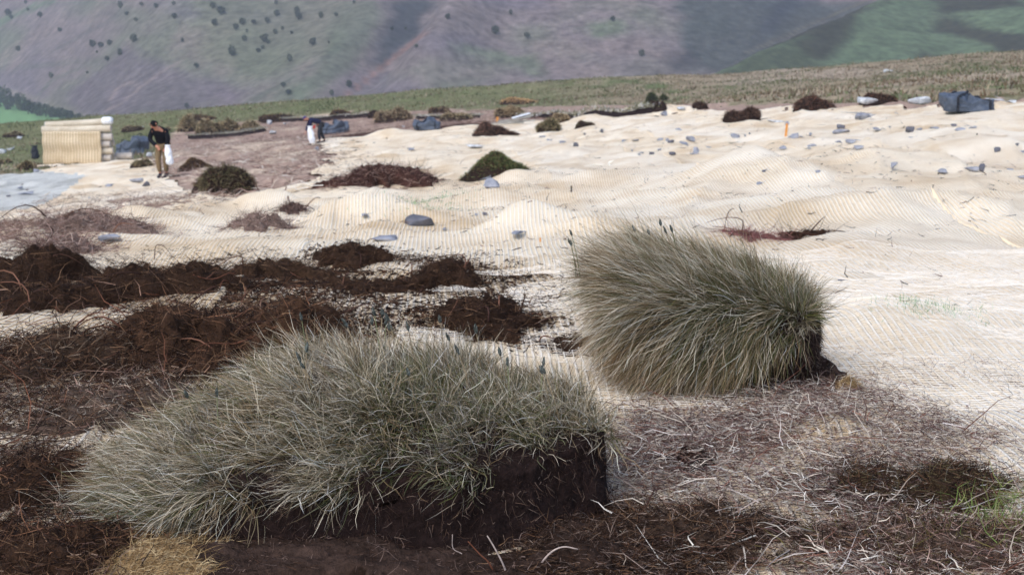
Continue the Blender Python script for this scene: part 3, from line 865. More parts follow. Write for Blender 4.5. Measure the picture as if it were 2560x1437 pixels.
def right_wind(p, n):
    X = np.clip((p[:, 0] - .6) / .335, -1.2, 1.2)
    top = sstep(.22, .34, p[:, 2] - rz0 + .04 * X)
    wl = -1.0 * top * sstep(1.1, .3, X) - .85 * (1 - top) * sstep(1.0, .3, X) + .15 * sstep(.6, 1, X)
    return np.stack([wl, -.10 + 0 * X, .38 * top - .55 * (1 - top) * sstep(.9, .4, X)], 1) + .15 * np.stack([vn2(p[:, 0] * 8, p[:, 2] * 8, 661), 0 * X, vn2(p[:, 0] * 8, p[:, 2] * 8, 662)], 1)
def right_grass_w(p, n):
    X = (p[:, 0] - .6) / .335
    return sstep(.07, .13, p[:, 2] - rz0 - .17 * sstep(.25, .95, X) + .02 * vn2(p[:, 0] * 14, p[:, 1] * 14, 671)) + .0005
rh = []
for (px, py) in [(1620, 585), (1655, 590), (1665, 580), (1700, 590), (1705, 600), (1445, 690), (1440, 740), (1450, 720), (1690, 610)]:
    d = ray(px, py); D = 4.3
    rh.append((d[0] / d[1] * D, D, random.uniform(.10, .15)))
turf_block("grass_turf", "tall rounded grass turf with wind-swept blades standing on the matting", RS, right_wind, 360, 135, (.09, .19), 72,
           lambda p: .28 + .6 * sstep(.28, .12, p[:, 2] - rz0), lambda p, n: .2 + 1.2 * sstep(.33, .10, p[:, 2] - rz0), right_grass_w,
           lambda p: np.clip(.42 + .3 * vn2(p[:, 0] * 6, p[:, 2] * 6, 681) + .15 * sstep(.3, .7, p[:, 0]), .08, .7) * sstep(.06, .22, p[:, 2] - rz0), rh, lin(42, 31, 28), .62, lambda p: 1 - .35 * sstep(.70, .92, p[:, 0]))

# ------------------------------------------------------------------ heaps of dug brash and roots
rng = np.random.default_rng(19)
DARK = [lin(46, 32, 25), lin(34, 24, 20), lin(60, 42, 32), lin(84, 60, 44), lin(28, 20, 17), lin(106, 82, 62), lin(42, 30, 25)]
MIDB = [lin(132, 106, 96), lin(112, 88, 80), lin(154, 130, 120), lin(92, 70, 62), lin(172, 154, 142)]
LITT = [lin(152, 134, 122), lin(122, 102, 92), lin(186, 176, 164), lin(214, 208, 198), lin(98, 76, 68), lin(168, 154, 142), lin(122, 84, 70), lin(202, 190, 174)]

def heap(px, py, wpx, dep, hpx, label, pal, nf, Lr, Wr, name="brash_heap", mcol=None, rough=1.0, cat="brash heap", group="heaps of dug heather brash", nst=6, up=.35, skew=0.0):
    """a tangled heap: py is its front foot, wpx its width and hpx its height in the photograph, dep its depth in metres"""
    p = G(px, py); m = mpp(p)
    rx, h = wpx * m / 2 * 1.08, hpx * m * .86
    cx, cy = p[0], p[1] + dep * .5
    nr, nc = 26, 72
    v, u = np.meshgrid(np.linspace(0, 1, nr), np.linspace(0, 2 * np.pi, nc, endpoint=False), indexing='ij')
    rad = v.ravel(); th = u.ravel()
    edge = 1 + (.42 * vn2(np.cos(th) * 2 + px, np.sin(th) * 2 + py, 701) + .36 * vn2(np.cos(th) * 5 + px, np.sin(th) * 5 + py, 702)) * rad
    x = cx + rx * rad * np.cos(th) * edge; y = cy + dep * .55 * rad * np.sin(th) * edge + skew * (rad * np.cos(th)) * dep
    lump = .62 + .8 * fbm2(x / (.35 * h + .04) * .5, y / (.35 * h + .04) * .5, 711 + px % 7, 3) * rough
    z = terr(x, y) + .028 + h * np.clip(1 - rad ** 2.6, 0, 1) * np.clip(lump, .2, .98) + (.010 + .12 * h) * vn2(x / (.02 + .1 * h), y / (.02 + .1 * h), 713) * (rad < .97) - .03 * (rad > .93)
    loc = np.array([cx, cy, float(terr(np.array([cx]), np.array([cy]))[0])])
    root = thing(name, label, cat, loc, group)
    V = np.stack([x, y, z], 1); Fq = grid_faces(nr, nc, True)[:, ::-1]
    base = (mcol if mcol is not None else np.array(pal).mean(0) * .75)
    mesh_from("mound", V - loc, Fq, M_PEAT, np.clip(base[None] * (1 + .3 * vn2(x * 20, y * 20, 721))[:, None], .004, .5), parent=root)
    nf = int(nf * (1.25 if px > 1450 and py > 1150 else .7))
    P, Nn = scatter_on(V, Fq, nf)
    Nn = np.where(Nn[:, 2:] < 0, -Nn, Nn)
    P = P + Nn * rng.uniform(-.006, .022, (nf, 1)) * min(1, h / .06)
    # a share of the stems has slid off on to the ground round the heap
    sl = rng.random(nf) < .22
    a_, q_ = rng.uniform(0, 6.283, nf), 1.0 + rng.exponential(.22, nf)
    xs_, ys_ = cx + rx * q_ * np.cos(a_), cy + dep * .55 * q_ * np.sin(a_) + skew * q_ * np.cos(a_) * dep
    P = np.where(sl[:, None], np.stack([xs_, ys_, terr(xs_, ys_) + .03 + .012 * rng.random(nf)], 1), P)
    flat_ = np.where(sl, .15, 1.0)[:, None]
    D0 = unit((rng.normal(size=(nf, 3)) * np.array([1, .8, .45]) + Nn * up * rng.random((nf, 1))) * np.concatenate([flat_ * 0 + 1, flat_ * 0 + 1, flat_], 1))
    D1 = unit(D0 + rng.normal(size=(nf, 3)) * np.array([.7, .7, .4]) * np.concatenate([flat_ * 0 + 1, flat_ * 0 + 1, flat_], 1) + np.array([0, 0, -.12]))
    c = pick(pal, nf, .3)
    strip_obj("stems", (P - loc, D0, D1, rng.uniform(*Lr, nf) * rng.choice([.35, .5, .9], nf), rng.uniform(*Wr, nf) * .8, c, c * 1.1), M_TWIG, root, seg=3, wig=.05)["kind"] = "stuff"
    # a few stout roots poking out
    for k in range(nst):
        i = rng.integers(0, nf)
        s = P[i] - np.array([0, 0, .01]); L = rng.uniform(.9, 1.9) * Lr[1]
        d = unit(np.array([rng.normal(), rng.normal() * .5, rng.uniform(.05, .7)]))
        t = np.linspace(0, 1, 7)[:, None]
        sd_ = unit(np.cross(d, rng.normal(size=3)))
        pts = s + d * L * t + sd_ * L * .16 * np.sin(t * rng.uniform(2, 5)) + np.array([0, 0, -.45 * L]) * t ** 2
        V1, Q1, T1 = tube(pts - loc, np.linspace(1.0, .35, 7) * Wr[1], 5)
        mesh_from("root_stem", V1, Q1, M_TWIG, np.repeat(pick([lin(96, 62, 48), lin(66, 46, 40), lin(118, 84, 68)], 1), len(V1), 0), T=T1, parent=root)
    return root

NW = (.0018, .0038)
PALEST0 = [lin(150, 128, 110), lin(188, 174, 156)]
heap(10, 760, 250, .8, 120, "tall dark root heap at the picture's left edge", DARK, 5200, (.05, .16), NW, nst=8)
heap(120, 800, 330, .7, 80, "dark stem heap with long bent roots below the tall edge heap", DARK, 4200, (.06, .2), NW, nst=12)
heap(370, 762, 420, .55, 90, "long dark ridge of brash between two pale strips of matting", DARK, 6200, (.05, .15), NW, nst=9)
heap(650, 708, 230, .5, 72, "brown brash clump at the end of the long dark ridge", DARK + [lin(104, 82, 62)], 3400, (.05, .14), NW, nst=4)
heap(870, 682, 180, .45, 66, "dark peaked root clod with a thin arching stem", DARK, 3400, (.04, .12), NW, nst=5)
heap(905, 742, 190, .3, 34, "thin flat streak of dark crumbs left of the round root heap", DARK, 1700, (.04, .1), NW, nst=3)
heap(1090, 745, 170, .4, 72, "round dark root heap in the middle of the matting", DARK, 3200, (.05, .12), NW, nst=5)
heap(1130, 690, 110, .25, 26, "small flat dark tuft behind the round root heap", DARK, 900, (.04, .1), NW, nst=2)
heap(1215, 858, 250, .45, 112, "dark root heap with an orange root arching out beside the grass turf", DARK, 5200, (.05, .14), NW, nst=9)
heap(1060, 750, 60, .2, 16, "small reddish stem scatter beside the round root heap", DARK, 500, (.04, .1), NW, nst=1)
heap(690, 940, 300, .6, 150, "high brown heap of roots behind the long grass turf", DARK + [lin(112, 80, 60), lin(96, 70, 52)], 8200, (.05, .14), NW, nst=14)
heap(420, 960, 420, .6, 115, "broad brown heap of tangled roots left of the high heap", DARK + [lin(112, 80, 60), lin(96, 70, 52)], 8600, (.05, .14), NW, nst=14)
heap(90, 990, 420, .7, 120, "brown root heap at the left edge with pale stems", DARK + [lin(112, 86, 66), lin(128, 112, 96)], 8200, (.05, .14), NW, nst=10)
heap(260, 1130, 760, .55, 60, "low spread of brown brash with bleached stems behind the turf's left end", DARK + MIDB[:1] + PALEST0, 9500, (.04, .11), (.0015, .003), nst=8)
heap(60, 1300, 420, .5, 80, "dark brash bank beside the turf's low left end", DARK + [lin(104, 76, 58)], 7600, (.04, .12), (.0015, .003), nst=8)
heap(60, 1480, 560, .35, 60, "dark brash in the bottom left corner", DARK + [lin(112, 80, 60)], 6500, (.04, .12), (.0015, .003), nst=8)
heap(1450, 900, 170, .25, 26, "small dark root scrap between the two grass turves", DARK, 900, (.03, .09), NW, nst=3)
heap(2300, 1300, 430, .30, 62, "dark mossy brash heap on the right of the litter", DARK + [lin(64, 58, 40), lin(92, 82, 58)], 7600, (.03, .10), (.0012, .0028), nst=8)
heap(1700, 1455, 560, .3, 66, "dark brash along the bottom edge right of the long turf", DARK + [lin(74, 60, 50), lin(140, 122, 110)], 8200, (.03, .10), (.0012, .0028), nst=10)
heap(2380, 1470, 620, .3, 66, "brown brash with grass shoots in the bottom right corner", DARK + MIDB + [lin(96, 88, 52)], 9000, (.03, .10), (.0012, .0028), nst=10)
heap(1000, 1530, 1250, .32, 50, "crumbled black peat along the foot of the long turf", DARK[:3] + [lin(110, 92, 84)], 6000, (.015, .05), (.001, .002), nst=3)
heap(1480, 1470, 420, .26, 60, "black crumbled peat at the right foot of the long turf", DARK[:3] + [lin(96, 80, 72)], 4500, (.012, .05), (.001, .002), nst=3)
heap(1720, 1210, 120, .15, 40, "small black peat clod right of the long turf's end", DARK[:2], 900, (.02, .05), (.0012, .0024), nst=2)
heap(2020, 1000, 190, .24, 130, "crumbled peat at the foot of the tall turf", DARK[:3] + [lin(120, 100, 96)], 1500, (.02, .06), (.0012, .0024), nst=2)

# brown brash farther off
FW = (.004, .009)
heap(925, 476, 240, 1.3, 76, "bushy brown heather clump lying on the matting behind the folds", MIDB[:4] + DARK[:2], 5200, (.12, .34), FW, mcol=lin(70, 48, 42), up=.6, nst=2, rough=.3)
heap(640, 582, 160, .6, 54, "pale purple heather tuft on the matting left of the pale fold", MIDB + LITT[:2], 2600, (.08, .2), (.003, .006), up=.7)
heap(725, 542, 62, .3, 40, "small dark heather sprig between two folds of matting", MIDB[1:4] + DARK[:2], 900, (.06, .16), (.003, .006), up=.9)
heap(1890, 614, 140, .3, 22, "bundle of reddish heather stems behind the tall turf", [lin(122, 78, 76), lin(104, 70, 66), lin(142, 104, 98)], 1300, (.12, .28), (.002, .004), up=.05, nst=3)
heap(2000, 612, 120, .25, 24, "dark twisted root bundle beside the reddish heather stems", DARK + [lin(96, 66, 56)], 900, (.1, .2), (.002, .005), up=.15, nst=6)
heap(200, 600, 260, .9, 56, "grey-brown brash spread behind the tall edge heap", MIDB + LITT[:2], 4200, (.08, .22), (.003, .006), up=.5)
heap(130, 650, 170, .5, 44, "brown brash behind the edge heap near the flat grey stone", MIDB, 2400, (.06, .18), (.003, .006), up=.5)

def litter(name, label, poly, n, Lr, Wr, pal, hmax, dens=None, wig=.14, zoff=.03, flat=.22, cat=None):
    """loose stems strewn over a patch of ground given by its corners in the photograph"""
    global rng
    W = np.array([G(min(max(a, -300), 2860), b) for a, b in poly])
    lo, hi = W[:, :2].min(0), W[:, :2].max(0)
    P = np.zeros((0, 2))
    pl = [tuple(w[:2]) for w in W]
    while len(P) < n:
        q = rng.uniform(lo, hi, (n * 2, 2))
        k = inpoly(q[:, 0], q[:, 1], pl)
        if dens is not None: k &= rng.random(len(q)) < dens(q[:, 0], q[:, 1])
        P = np.vstack([P, q[k]])
    P = P[:n] + rng.normal(size=(n, 2)) * .015 * P[:n, 1:2]
    z = terr(P[:, 0], P[:, 1]) + zoff + rng.random(n) ** 2 * hmax
    D0 = unit(rng.normal(size=(n, 3)) * np.array([1, .8, flat]))
    D1 = unit(D0 + rng.normal(size=(n, 3)) * np.array([.8, .8, flat]))
    c = pick(pal, n, .2)
    o = strip_obj(name, (np.column_stack([P, z]), D0, D1, rng.uniform(*Lr, n), rng.uniform(*Wr, n), c, c), M_TWIG, None, seg=3, wig=wig)
    return tag(o, label, cat or "litter", None, "stuff")

PALEST = [lin(170, 150, 134), lin(142, 120, 104)]
dn = lambda s, f, a, b: (lambda x, y: .05 + .95 * sstep(a, b, fbm2(x * f, y * f, s, 3)))
litter("brash_litter", "thick strewn litter of purple-grey heather stems in front of the tall turf", [(1480, 1030), (1700, 1010), (2100, 985), (2330, 1050), (2560, 1120), (2700, 1500), (1500, 1500), (1540, 1240)], 34000, (.015, .07), (.001, .0024), LITT + [lin(88, 66, 64), lin(70, 52, 50), lin(104, 82, 82), lin(58, 44, 42)], .035, dn(801, 2.4, -.3, .45))
litter("brash_litter", "longer bare twigs lying over the litter in front of the tall turf", [(1500, 1060), (1700, 1030), (2100, 1010), (2560, 1150), (2650, 1480), (1560, 1480)], 520, (.06, .2), (.0022, .004), LITT + [lin(196, 186, 180), lin(92, 62, 52)], .045, wig=.10, flat=.3)
litter("brash_litter", "longer bare roots lying over the heaps at the left", [(-100, 780), (560, 760), (760, 800), (800, 900), (500, 940), (250, 1080), (100, 1200), (150, 1440), (-100, 1440)], 420, (.07, .22), (.0025, .0048), [lin(110, 74, 58), lin(84, 60, 50), lin(140, 112, 96), lin(62, 46, 40)], .09, wig=.10, flat=.35)
litter("peat_crumbs", "black peat crumbs scattered over the matting between the dug heaps", [(250, 800), (620, 690), (780, 620), (1000, 630), (1300, 660), (1460, 800), (1440, 910), (1100, 860), (800, 870), (500, 880)], 4200, (.008, .035), (.006, .016), DARK[:5], .006, dn(823, 1.9, -.2, .7), cat="crumbs")
litter("brash_litter", "sparse reddish stems strewn over the near right matting", [(2050, 850), (2330, 880), (2750, 1000), (2750, 1180), (2300, 1060), (2090, 990)], 3600, (.02, .09), (.001, .002), LITT, .006, dn(811, 3.0, -.2, .5))
litter("brash_litter", "dark crumbs and stems strewn round the dug heaps on the matting", [(330, 800), (620, 690), (800, 640), (1000, 640), (1250, 660), (1440, 780), (1440, 900), (1100, 860), (800, 860), (500, 870)], 9000, (.015, .08), (.0025, .006), DARK, .01, dn(821, 1.9, -.1, .6))
litter("brash_litter", "brown tangled stems covering the ground at the lower left", [(-150, 900), (480, 930), (380, 1060), (150, 1140), (200, 1290), (300, 1400), (330, 1500), (-150, 1500)], 17000, (.02, .09), (.0012, .0028), DARK + MIDB[3:4] + PALEST[1:], .035, dn(861, 2.5, -.6, .2))
litter("brash_litter", "dark stems filling the gaps between the left heaps", [(-250, 700), (120, 640), (560, 650), (740, 640), (740, 700), (520, 770), (260, 800), (250, 850), (-250, 900)], 5000, (.03, .1), (.0025, .005), DARK, .03, dn(871, 1.5, -.4, .3))
litter("brash_litter", "brown stems filling the ground between the broad heaps and the turf", [(-150, 850), (260, 880), (520, 800), (800, 800), (860, 880), (760, 920), (480, 960), (-150, 960)], 7000, (.03, .1), (.0018, .004), DARK, .03, dn(881, 1.5, -.5, .3))
litter("brash_litter", "black peat crumbs and stems right of the long turf's foot", [(1380, 1330), (1560, 1280), (1760, 1360), (1800, 1500), (1300, 1500)], 9000, (.012, .05), (.001, .0022), DARK + [lin(120, 104, 96)], .03, dn(891, 4, -1.0, -.2))
litter("brash_litter", "brown stems strewn over the peat beyond the dark heaps", [(-100, 560), (320, 560), (300, 640), (120, 660), (-200, 660)], 6000, (.06, .2), (.003, .006), MIDB + LITT[:2], .04, dn(831, .8, -.5, .4))
litter("brash_litter", "brown heather litter covering the matting beside the man in black", [(430, 345), (560, 335), (780, 345), (880, 400), (800, 440), (790, 480), (640, 490), (470, 480), (410, 440)], 12000, (.15, .5), (.008, .018), MIDB + LITT[:4] + [lin(190, 176, 160)], .10, dn(841, .22, -.9, .1))
litter("brash_litter", "thin brown litter bands across the matting left of the pale fold", [(60, 520), (290, 485), (520, 490), (530, 520), (330, 555), (70, 560)], 5200, (.1, .3), (.005, .010), MIDB + LITT[:3], .05, dn(851, .5, -.4, .4))
litter("brash_litter", "brown litter on the bare peat along the far edge of the matting", [(480, 300), (1000, 282), (1300, 274), (1650, 266), (1640, 274), (1330, 303), (1110, 314), (800, 343), (440, 345)], 9000, (.2, .6), (.015, .03), MIDB[:4] + LITT[:2], .10)
litter("brash_litter", "scattered flecks of stem and peat over the middle matting", [(300, 620), (700, 540), (1280, 420), (2560, 420), (2700, 800), (2100, 800), (1450, 660), (1000, 620)], 2600, (.02, .1), (.003, .008), DARK + MIDB, .01)
litter("brash_litter", "scattered flecks of debris over the far matting", [(850, 400), (1100, 325), (1700, 285), (2560, 275), (2700, 430), (1280, 430), (1050, 470)], 1500, (.05, .25), (.006, .015), DARK + MIDB + [lin(150, 140, 128)], .01)
litter("grass_shoots", "green shoots coming through the pale matting right of the tall turf", [(2200, 790), (2300, 772), (2400, 800), (2390, 818), (2260, 806)], 1500, (.015, .05), (.0012, .0022), [lin(122, 158, 108), lin(104, 140, 96), lin(150, 172, 130)], .0, flat=2.5, cat="grass")
litter("grass_shoots", "green shoots through the matting behind the pale fold", [(960, 530), (1010, 500), (1110, 490), (1130, 505), (1060, 540)], 800, (.03, .09), (.003, .005), [lin(130, 160, 112), lin(110, 146, 100)], .0, flat=1.6, cat="grass")
litter("grass_shoots", "green grass shoots in the bottom right corner", [(2420, 1330), (2560, 1290), (2600, 1400), (2440, 1420)], 500, (.04, .12), (.0012, .0022), [lin(110, 130, 70), lin(130, 136, 84)], .05, flat=2.0, cat="grass")

# ------------------------------------------------------------------ moor grass beyond the site
def moor():
    n = 60000
    y = 46 + (168 - 46) * rng.random(n) ** .8
    x = rng.uniform(-.5, .5, n) * y
    mt, pt = cover(x, y)
    k = ~mt & ~pt
    x, y = x[k], y[k]; n = len(x)
    z = terr(x, y)
    D0 = unit(rng.normal(size=(n, 3)) * np.array([.5, .5, .2]) + np.array([0, 0, 1]))
    D1 = unit(D0 + rng.normal(size=(n, 3)) * .7)
    f = fbm2(x * .09, y * .05, 861, 3)
    green = (rng.random(n) < .36 - .9 * f + .2 * (x < 0))[:, None]
    c = np.where(green, pick([lin(98, 108, 72), lin(80, 88, 56), lin(114, 118, 86)], n), pick([lin(150, 136, 114), lin(126, 110, 88), lin(168, 156, 136), lin(106, 86, 66)], n))
    h = (.12 + .30 * np.clip(fbm2(x * .3, y * .3, 871, 2) + .4, 0, 1)) * (.6 + .6 * rng.random(n))
    o = strip_obj("moor_grass", (np.stack([x, y, z - .02], 1), D0, D1, h, rng.uniform(.04, .12, n), c * .8, c), M_BLADE, None, seg=2, tip=.25)
    tag(o, "rough tawny grass over the moor beyond the matting", "grass", None, "stuff")
moor()

# ------------------------------------------------------------------ turf mounds and tussocks
def mound(px, py, wpx, hpx, label, pal, blade=.22, nf=1500, name="tussock", cat="tussock", dep=None, spiky=.8, cone=False, peat=lin(46, 36, 32), group="tussocks and turves on the site"):
    p = G(px, py); m = mpp(p)
    rx, h = wpx * m / 2, hpx * m
    dep = dep or rx * 1.1
    cx, cy = p[0], p[1] + dep * .5
    z0 = float(terr(np.array([cx]), np.array([cy]))[0])
    loc = np.array([cx, cy, z0])
    def fn(u, v):
        th = u * 2 * np.pi
        rad = (1 - v) ** .85 if cone else np.cos(v * np.pi / 2) ** .7
        e = 1 + .2 * vn2(np.cos(th) * 1.6 + px * .1, np.sin(th) * 1.6 + py * .1, 905)
        x = cx + rx * rad * np.cos(th) * e; y = cy + dep * .6 * rad * np.sin(th) * e
        z = z0 - .08 + (h * .80 + .08) * (v if cone else np.sin(v * np.pi / 2)) * (1 + .45 * vn2(x / rx * 1.9 + px, y / rx * 1.9, 915))
        return np.stack([x, y, z], 1)
    V, Fq = surf_grid(fn, 30, 12)
    root = thing(name, label, cat, loc, group)
    mesh_from("peat_core", V - loc, Fq, M_PEAT, np.clip(np.repeat(peat[None], len(V), 0) * (1 + .3 * vn3(V[:, 0] * 5, V[:, 1] * 5, V[:, 2] * 5, 925))[:, None], .004, .4), parent=root)
    P, Nn = scatter_on(V, Fq, nf, lambda q, r: .12 + sstep(.12, .5, (q[:, 2] - z0) / h))
    D0 = unit(Nn + rng.normal(size=(nf, 3)) * .5)
    D1 = unit(D0 + np.array([-.2, 0, -.7]) + rng.normal(size=(nf, 3)) * .5)
    c = pick(pal, nf, .22)
    L = h * blade * spiky
    strip_obj("grass", (P - loc, D0, D1, rng.uniform(.6, 1.3, nf) * L, rng.uniform(.8, 1.6, nf) * max(.004, m * 1.3), c * .85, np.clip(c * 1.25, 0, .9)), M_BLADE, root, seg=2, tip=.2)["kind"] = "stuff"
    return root
OLIVE = [lin(96, 92, 62), lin(120, 112, 80), lin(82, 82, 56), lin(140, 128, 98)]
DBR = [lin(70, 52, 44), lin(92, 68, 56), lin(54, 42, 38), lin(112, 88, 72)]
TAN = [lin(168, 148, 116), lin(146, 124, 92), lin(186, 170, 138), lin(124, 104, 74)]
GRN = [lin(92, 106, 64), lin(78, 92, 56), lin(110, 116, 76), lin(122, 96, 72), lin(88, 100, 62)]
mound(555, 488, 160, 70, "dark mossy turf mound in front of the brown litter", OLIVE + DBR[:3], .25, 2600)
mound(1258, 438, 215, 62, "green pyramid-shaped turf mound in the middle of the matting", GRN, .16, 3600, cone=True)
mound(1238, 342, 128, 36, "low reddish-brown turf mound behind the green pyramid mound", DBR + [lin(126, 92, 76)], .25, 1600)
mound(1373, 331, 58, 30, "small round olive tussock poking through the matting", OLIVE + TAN[:1], .4, 1200)
mound(1400, 308, 48, 18, "tan tussock just behind the small round olive one", TAN, .4, 800)
mound(1463, 319, 55, 15, "thin dark turf slab on a fold of matting", OLIVE[:1] + DBR[:3], .3, 700)
mound(1863, 303, 95, 38, "brown shaggy turf on the matting's far edge", DBR, .3, 1700)
mound(2042, 276, 115, 36, "wide brown turf at the far edge left of the white boulders", DBR + [lin(112, 76, 62)], .3, 1700)
mound(2205, 261, 92, 24, "brown turf hump behind the white lichened boulders", DBR + [lin(112, 76, 62)], .3, 1200)
mound(1645, 282, 48, 26, "square dark peat block on the edge of the moor", DBR[:3], .15, 600)
mound(1752, 275, 44, 18, "small brown clod right of the square peat block", DBR, .3, 600)
mound(1630, 256, 26, 20, "dark green rush clump on the moor, left of its pair", [lin(58, 66, 40), lin(74, 80, 48)], .6, 600)
mound(1660, 252, 24, 12, "low dark green rush clump on the moor, right of its pair", [lin(58, 66, 40), lin(74, 80, 48)], .6, 500)
mound(985, 305, 90, 32, "shaggy tan tussock with dark foot behind the middle bag", TAN + DBR[:2], .45, 1600)
mound(940, 295, 44, 18, "dark peat clod left of the shaggy tan tussock", DBR[:3], .3, 500)
mound(1275, 295, 72, 28, "round tan tussock on the peat beyond the pallet", TAN, .4, 1200)
mound(1140, 303, 80, 20, "pale tussock right of the middle bag on the far peat", TAN + OLIVE[:2], .4, 900)
mound(1100, 284, 60, 16, "brown tussock on the moor edge behind the middle bag", DBR + TAN[:2], .4, 800)
mound(1300, 262, 100, 12, "tawny grass patch on the moor above the round tan tussock", [lin(192, 158, 116), lin(176, 142, 100)], .6, 900)
mound(352, 421, 58, 20, "small curved tussock left of the man in black's legs", OLIVE + TAN[:2], .4, 800)
mound(486, 424, 90, 26, "flat mustard-brown turf right of the man in black", [lin(118, 94, 56), lin(98, 78, 50)] + DBR[:1], .2, 900)
for i, (px, py, w, h) in enumerate([(470, 330, 56, 34), (520, 338, 62, 34), (570, 334, 60, 32), (620, 332, 60, 30), (500, 304, 80, 14), (690, 306, 100, 16), (850, 294, 60, 18)]):
    mound(px, py, w, h, ["leftmost tan tussock in the row behind the man in black", "second tan tussock in the row behind the man in black", "third tan tussock in the row behind the man in black", "rightmost tan tussock in the row behind the man in black",
                         "low dark tussock above the row behind the man in black", "low mustard tussock left of the bending worker", "reddish-brown tussock above the crumpled bag by the bending worker"][i], TAN + OLIVE[:2] if i < 4 else [lin(120, 96, 60), lin(96, 78, 54)] + DBR[:2], .4, 1000)
for i, (px, py, w, h) in enumerate([(60, 424, 44, 18), (30, 344, 60, 12), (330, 330, 60, 12), (410, 330, 40, 10), (10, 410, 40, 10)]):
    mound(px, py, w, h, ["low pale tussock just below the stacked rolls' left end", "low pale tussock at the left edge below the green field", "low pale tussock right of the stacked rolls' top", "small pale tussock left of the man in black's shoulder", "pale tussock at the left edge beside the grey netting"][i], TAN + OLIVE, .4, 500, group="pale tussocks on the left moor")

def bank(pts, hpx, label):
    """a cut peat edge: dark upright face under a lip of pale grass"""
    W = np.array([G(a, b) for a, b in pts])
    t = np.linspace(0, len(W) - 1, 60)
    C = np.stack([np.interp(t, np.arange(len(W)), W[:, k]) for k in range(3)], 1)
    C[:, 2] = terr(C[:, 0], C[:, 1])
    h = hpx * mpp(W[len(W) // 2])
    loc = C[30].copy()
    root = thing("peat_bank", label, "peat bank", loc)
    prof = [(-.25, -.1), (-.05, .15), (.05, .75), (.0, .98), (.25, 1.05), (1.6, .6), (3.0, -.15)]
    V = []
    for j, (dy, dz) in enumerate(prof):
        nz = vn2(C[:, 0] * .9, C[:, 1] * 0 + j, 935) * .12
        V.append(np.stack([C[:, 0], C[:, 1] + dy * h * 1.4 + nz * h, C[:, 2] + dz * h * (1 + .25 * vn2(C[:, 0] * .5, C[:, 0] * 0, 945))], 1))
    V = np.stack(V, 1).reshape(-1, 3) - loc
    col = np.tile(np.array([lin(44, 36, 38)] * 4 + [lin(120, 112, 90)] * 3), (60, 1))
    mesh_from("cut_face", V, grid_faces(60, 7), M_PEAT, col, parent=root)
    n = 1600
    i = rng.integers(0, 60, n)
    P = C[i] + np.stack([rng.uniform(-.4, .4, n), rng.uniform(0, 1.5, n) * h, np.full(n, h * .95)], 1)
    c = pick([lin(196, 194, 190), lin(166, 158, 138), lin(118, 118, 88)], n)
    strip_obj("grass", (P - loc, unit(rng.normal(size=(n, 3)) * .5 + [0, 0, .8]), unit(rng.normal(size=(n, 3)) + [0, -.4, -.2]), rng.uniform(.1, .3, n), rng.uniform(.03, .06, n), c, c), M_BLADE, root, seg=2)["kind"] = "stuff"
bank([(1305, 298), (1400, 296), (1500, 292), (1600, 287), (1630, 284)], 17, "long black cut peat edge along the far side of the matting")
bank([(470, 348), (540, 346), (600, 340), (660, 330)], 10, "dark peat edge below the tan tussock row")
bank([(700, 305), (780, 304), (860, 298), (950, 294)], 10, "black peat edge behind the bending worker")
bank([(1040, 297), (1120, 300), (1200, 296)], 8, "dark peat edge behind the middle bag")

# ------------------------------------------------------------------ stones
def stone(px, py, wpx, hpx, label, mat=None, sink=.18, flat=False, cat="stone", group="stones lying on the matting", name="stone", rnd=.0):
    p = G(px, py); m = mpp(p)
    rx, h = wpx * m / 2 * 1.04, hpx * m * (1 + sink)
    ry = rx * random.uniform(.65, .95)
    r = np.random.default_rng(int(px * 7 + py))
    bm = bmesh.new()
    ang = r.uniform(0, 6.28)
    for k in range(15):
        d = unit(r.normal(size=3)); d = np.sign(d) * np.abs(d) ** .75
        d = d / max(1e-3, np.abs(d).max()) * r.uniform(.82, 1.0) if rnd == 0 else d * r.uniform(.9, 1)
        bm.verts.new((d[0] * rx, d[1] * ry, d[2] * h * .5))
    bmesh.ops.convex_hull(bm, input=bm.verts)
    for v in [v for v in bm.verts if not v.link_faces]: bm.verts.remove(v)
    bmesh.ops.bevel(bm, geom=list(bm.edges), offset=min(rx, h) * .14, segments=2, affect='EDGES', profile=.6)
    bmesh.ops.triangulate(bm, faces=bm.faces[:])
    for v in bm.verts:
        n = Vector((math.sin(v.co.x * 37 / (rx * 4) + px), math.sin(v.co.y * 41 / (rx * 4) + py), math.sin(v.co.z * 39 / (rx * 4))))
        v.co += n * min(rx, h) * .03
    zmin = min(v.co.z for v in bm.verts); zmax = max(v.co.z for v in bm.verts); s = h / (zmax - zmin)
    xs = [v.co.x for v in bm.verts]; sx = 2 * rx / (max(xs) - min(xs)); ox = (max(xs) + min(xs)) / 2
    for v in bm.verts: v.co.z = (v.co.z - zmin) * s; v.co.x = (v.co.x - ox) * sx
    me = bpy.data.meshes.new(name); bm.to_mesh(me); bm.free()
    me.materials.append(mat or (M_STONE_D if (px * 3 + py) % 5 == 0 else M_STONE))
    o = bpy.data.objects.new(name, me); COL.objects.link(o)
    cy = p[1] + ry * .6
    o.location = (p[0], cy, float(terr(np.array([p[0]]), np.array([cy]))[0]) + .03 - h * sink)
    o.rotation_euler = (random.uniform(-.06, .06), random.uniform(-.1, .1), 0)
    return tag(o, label, cat, group)

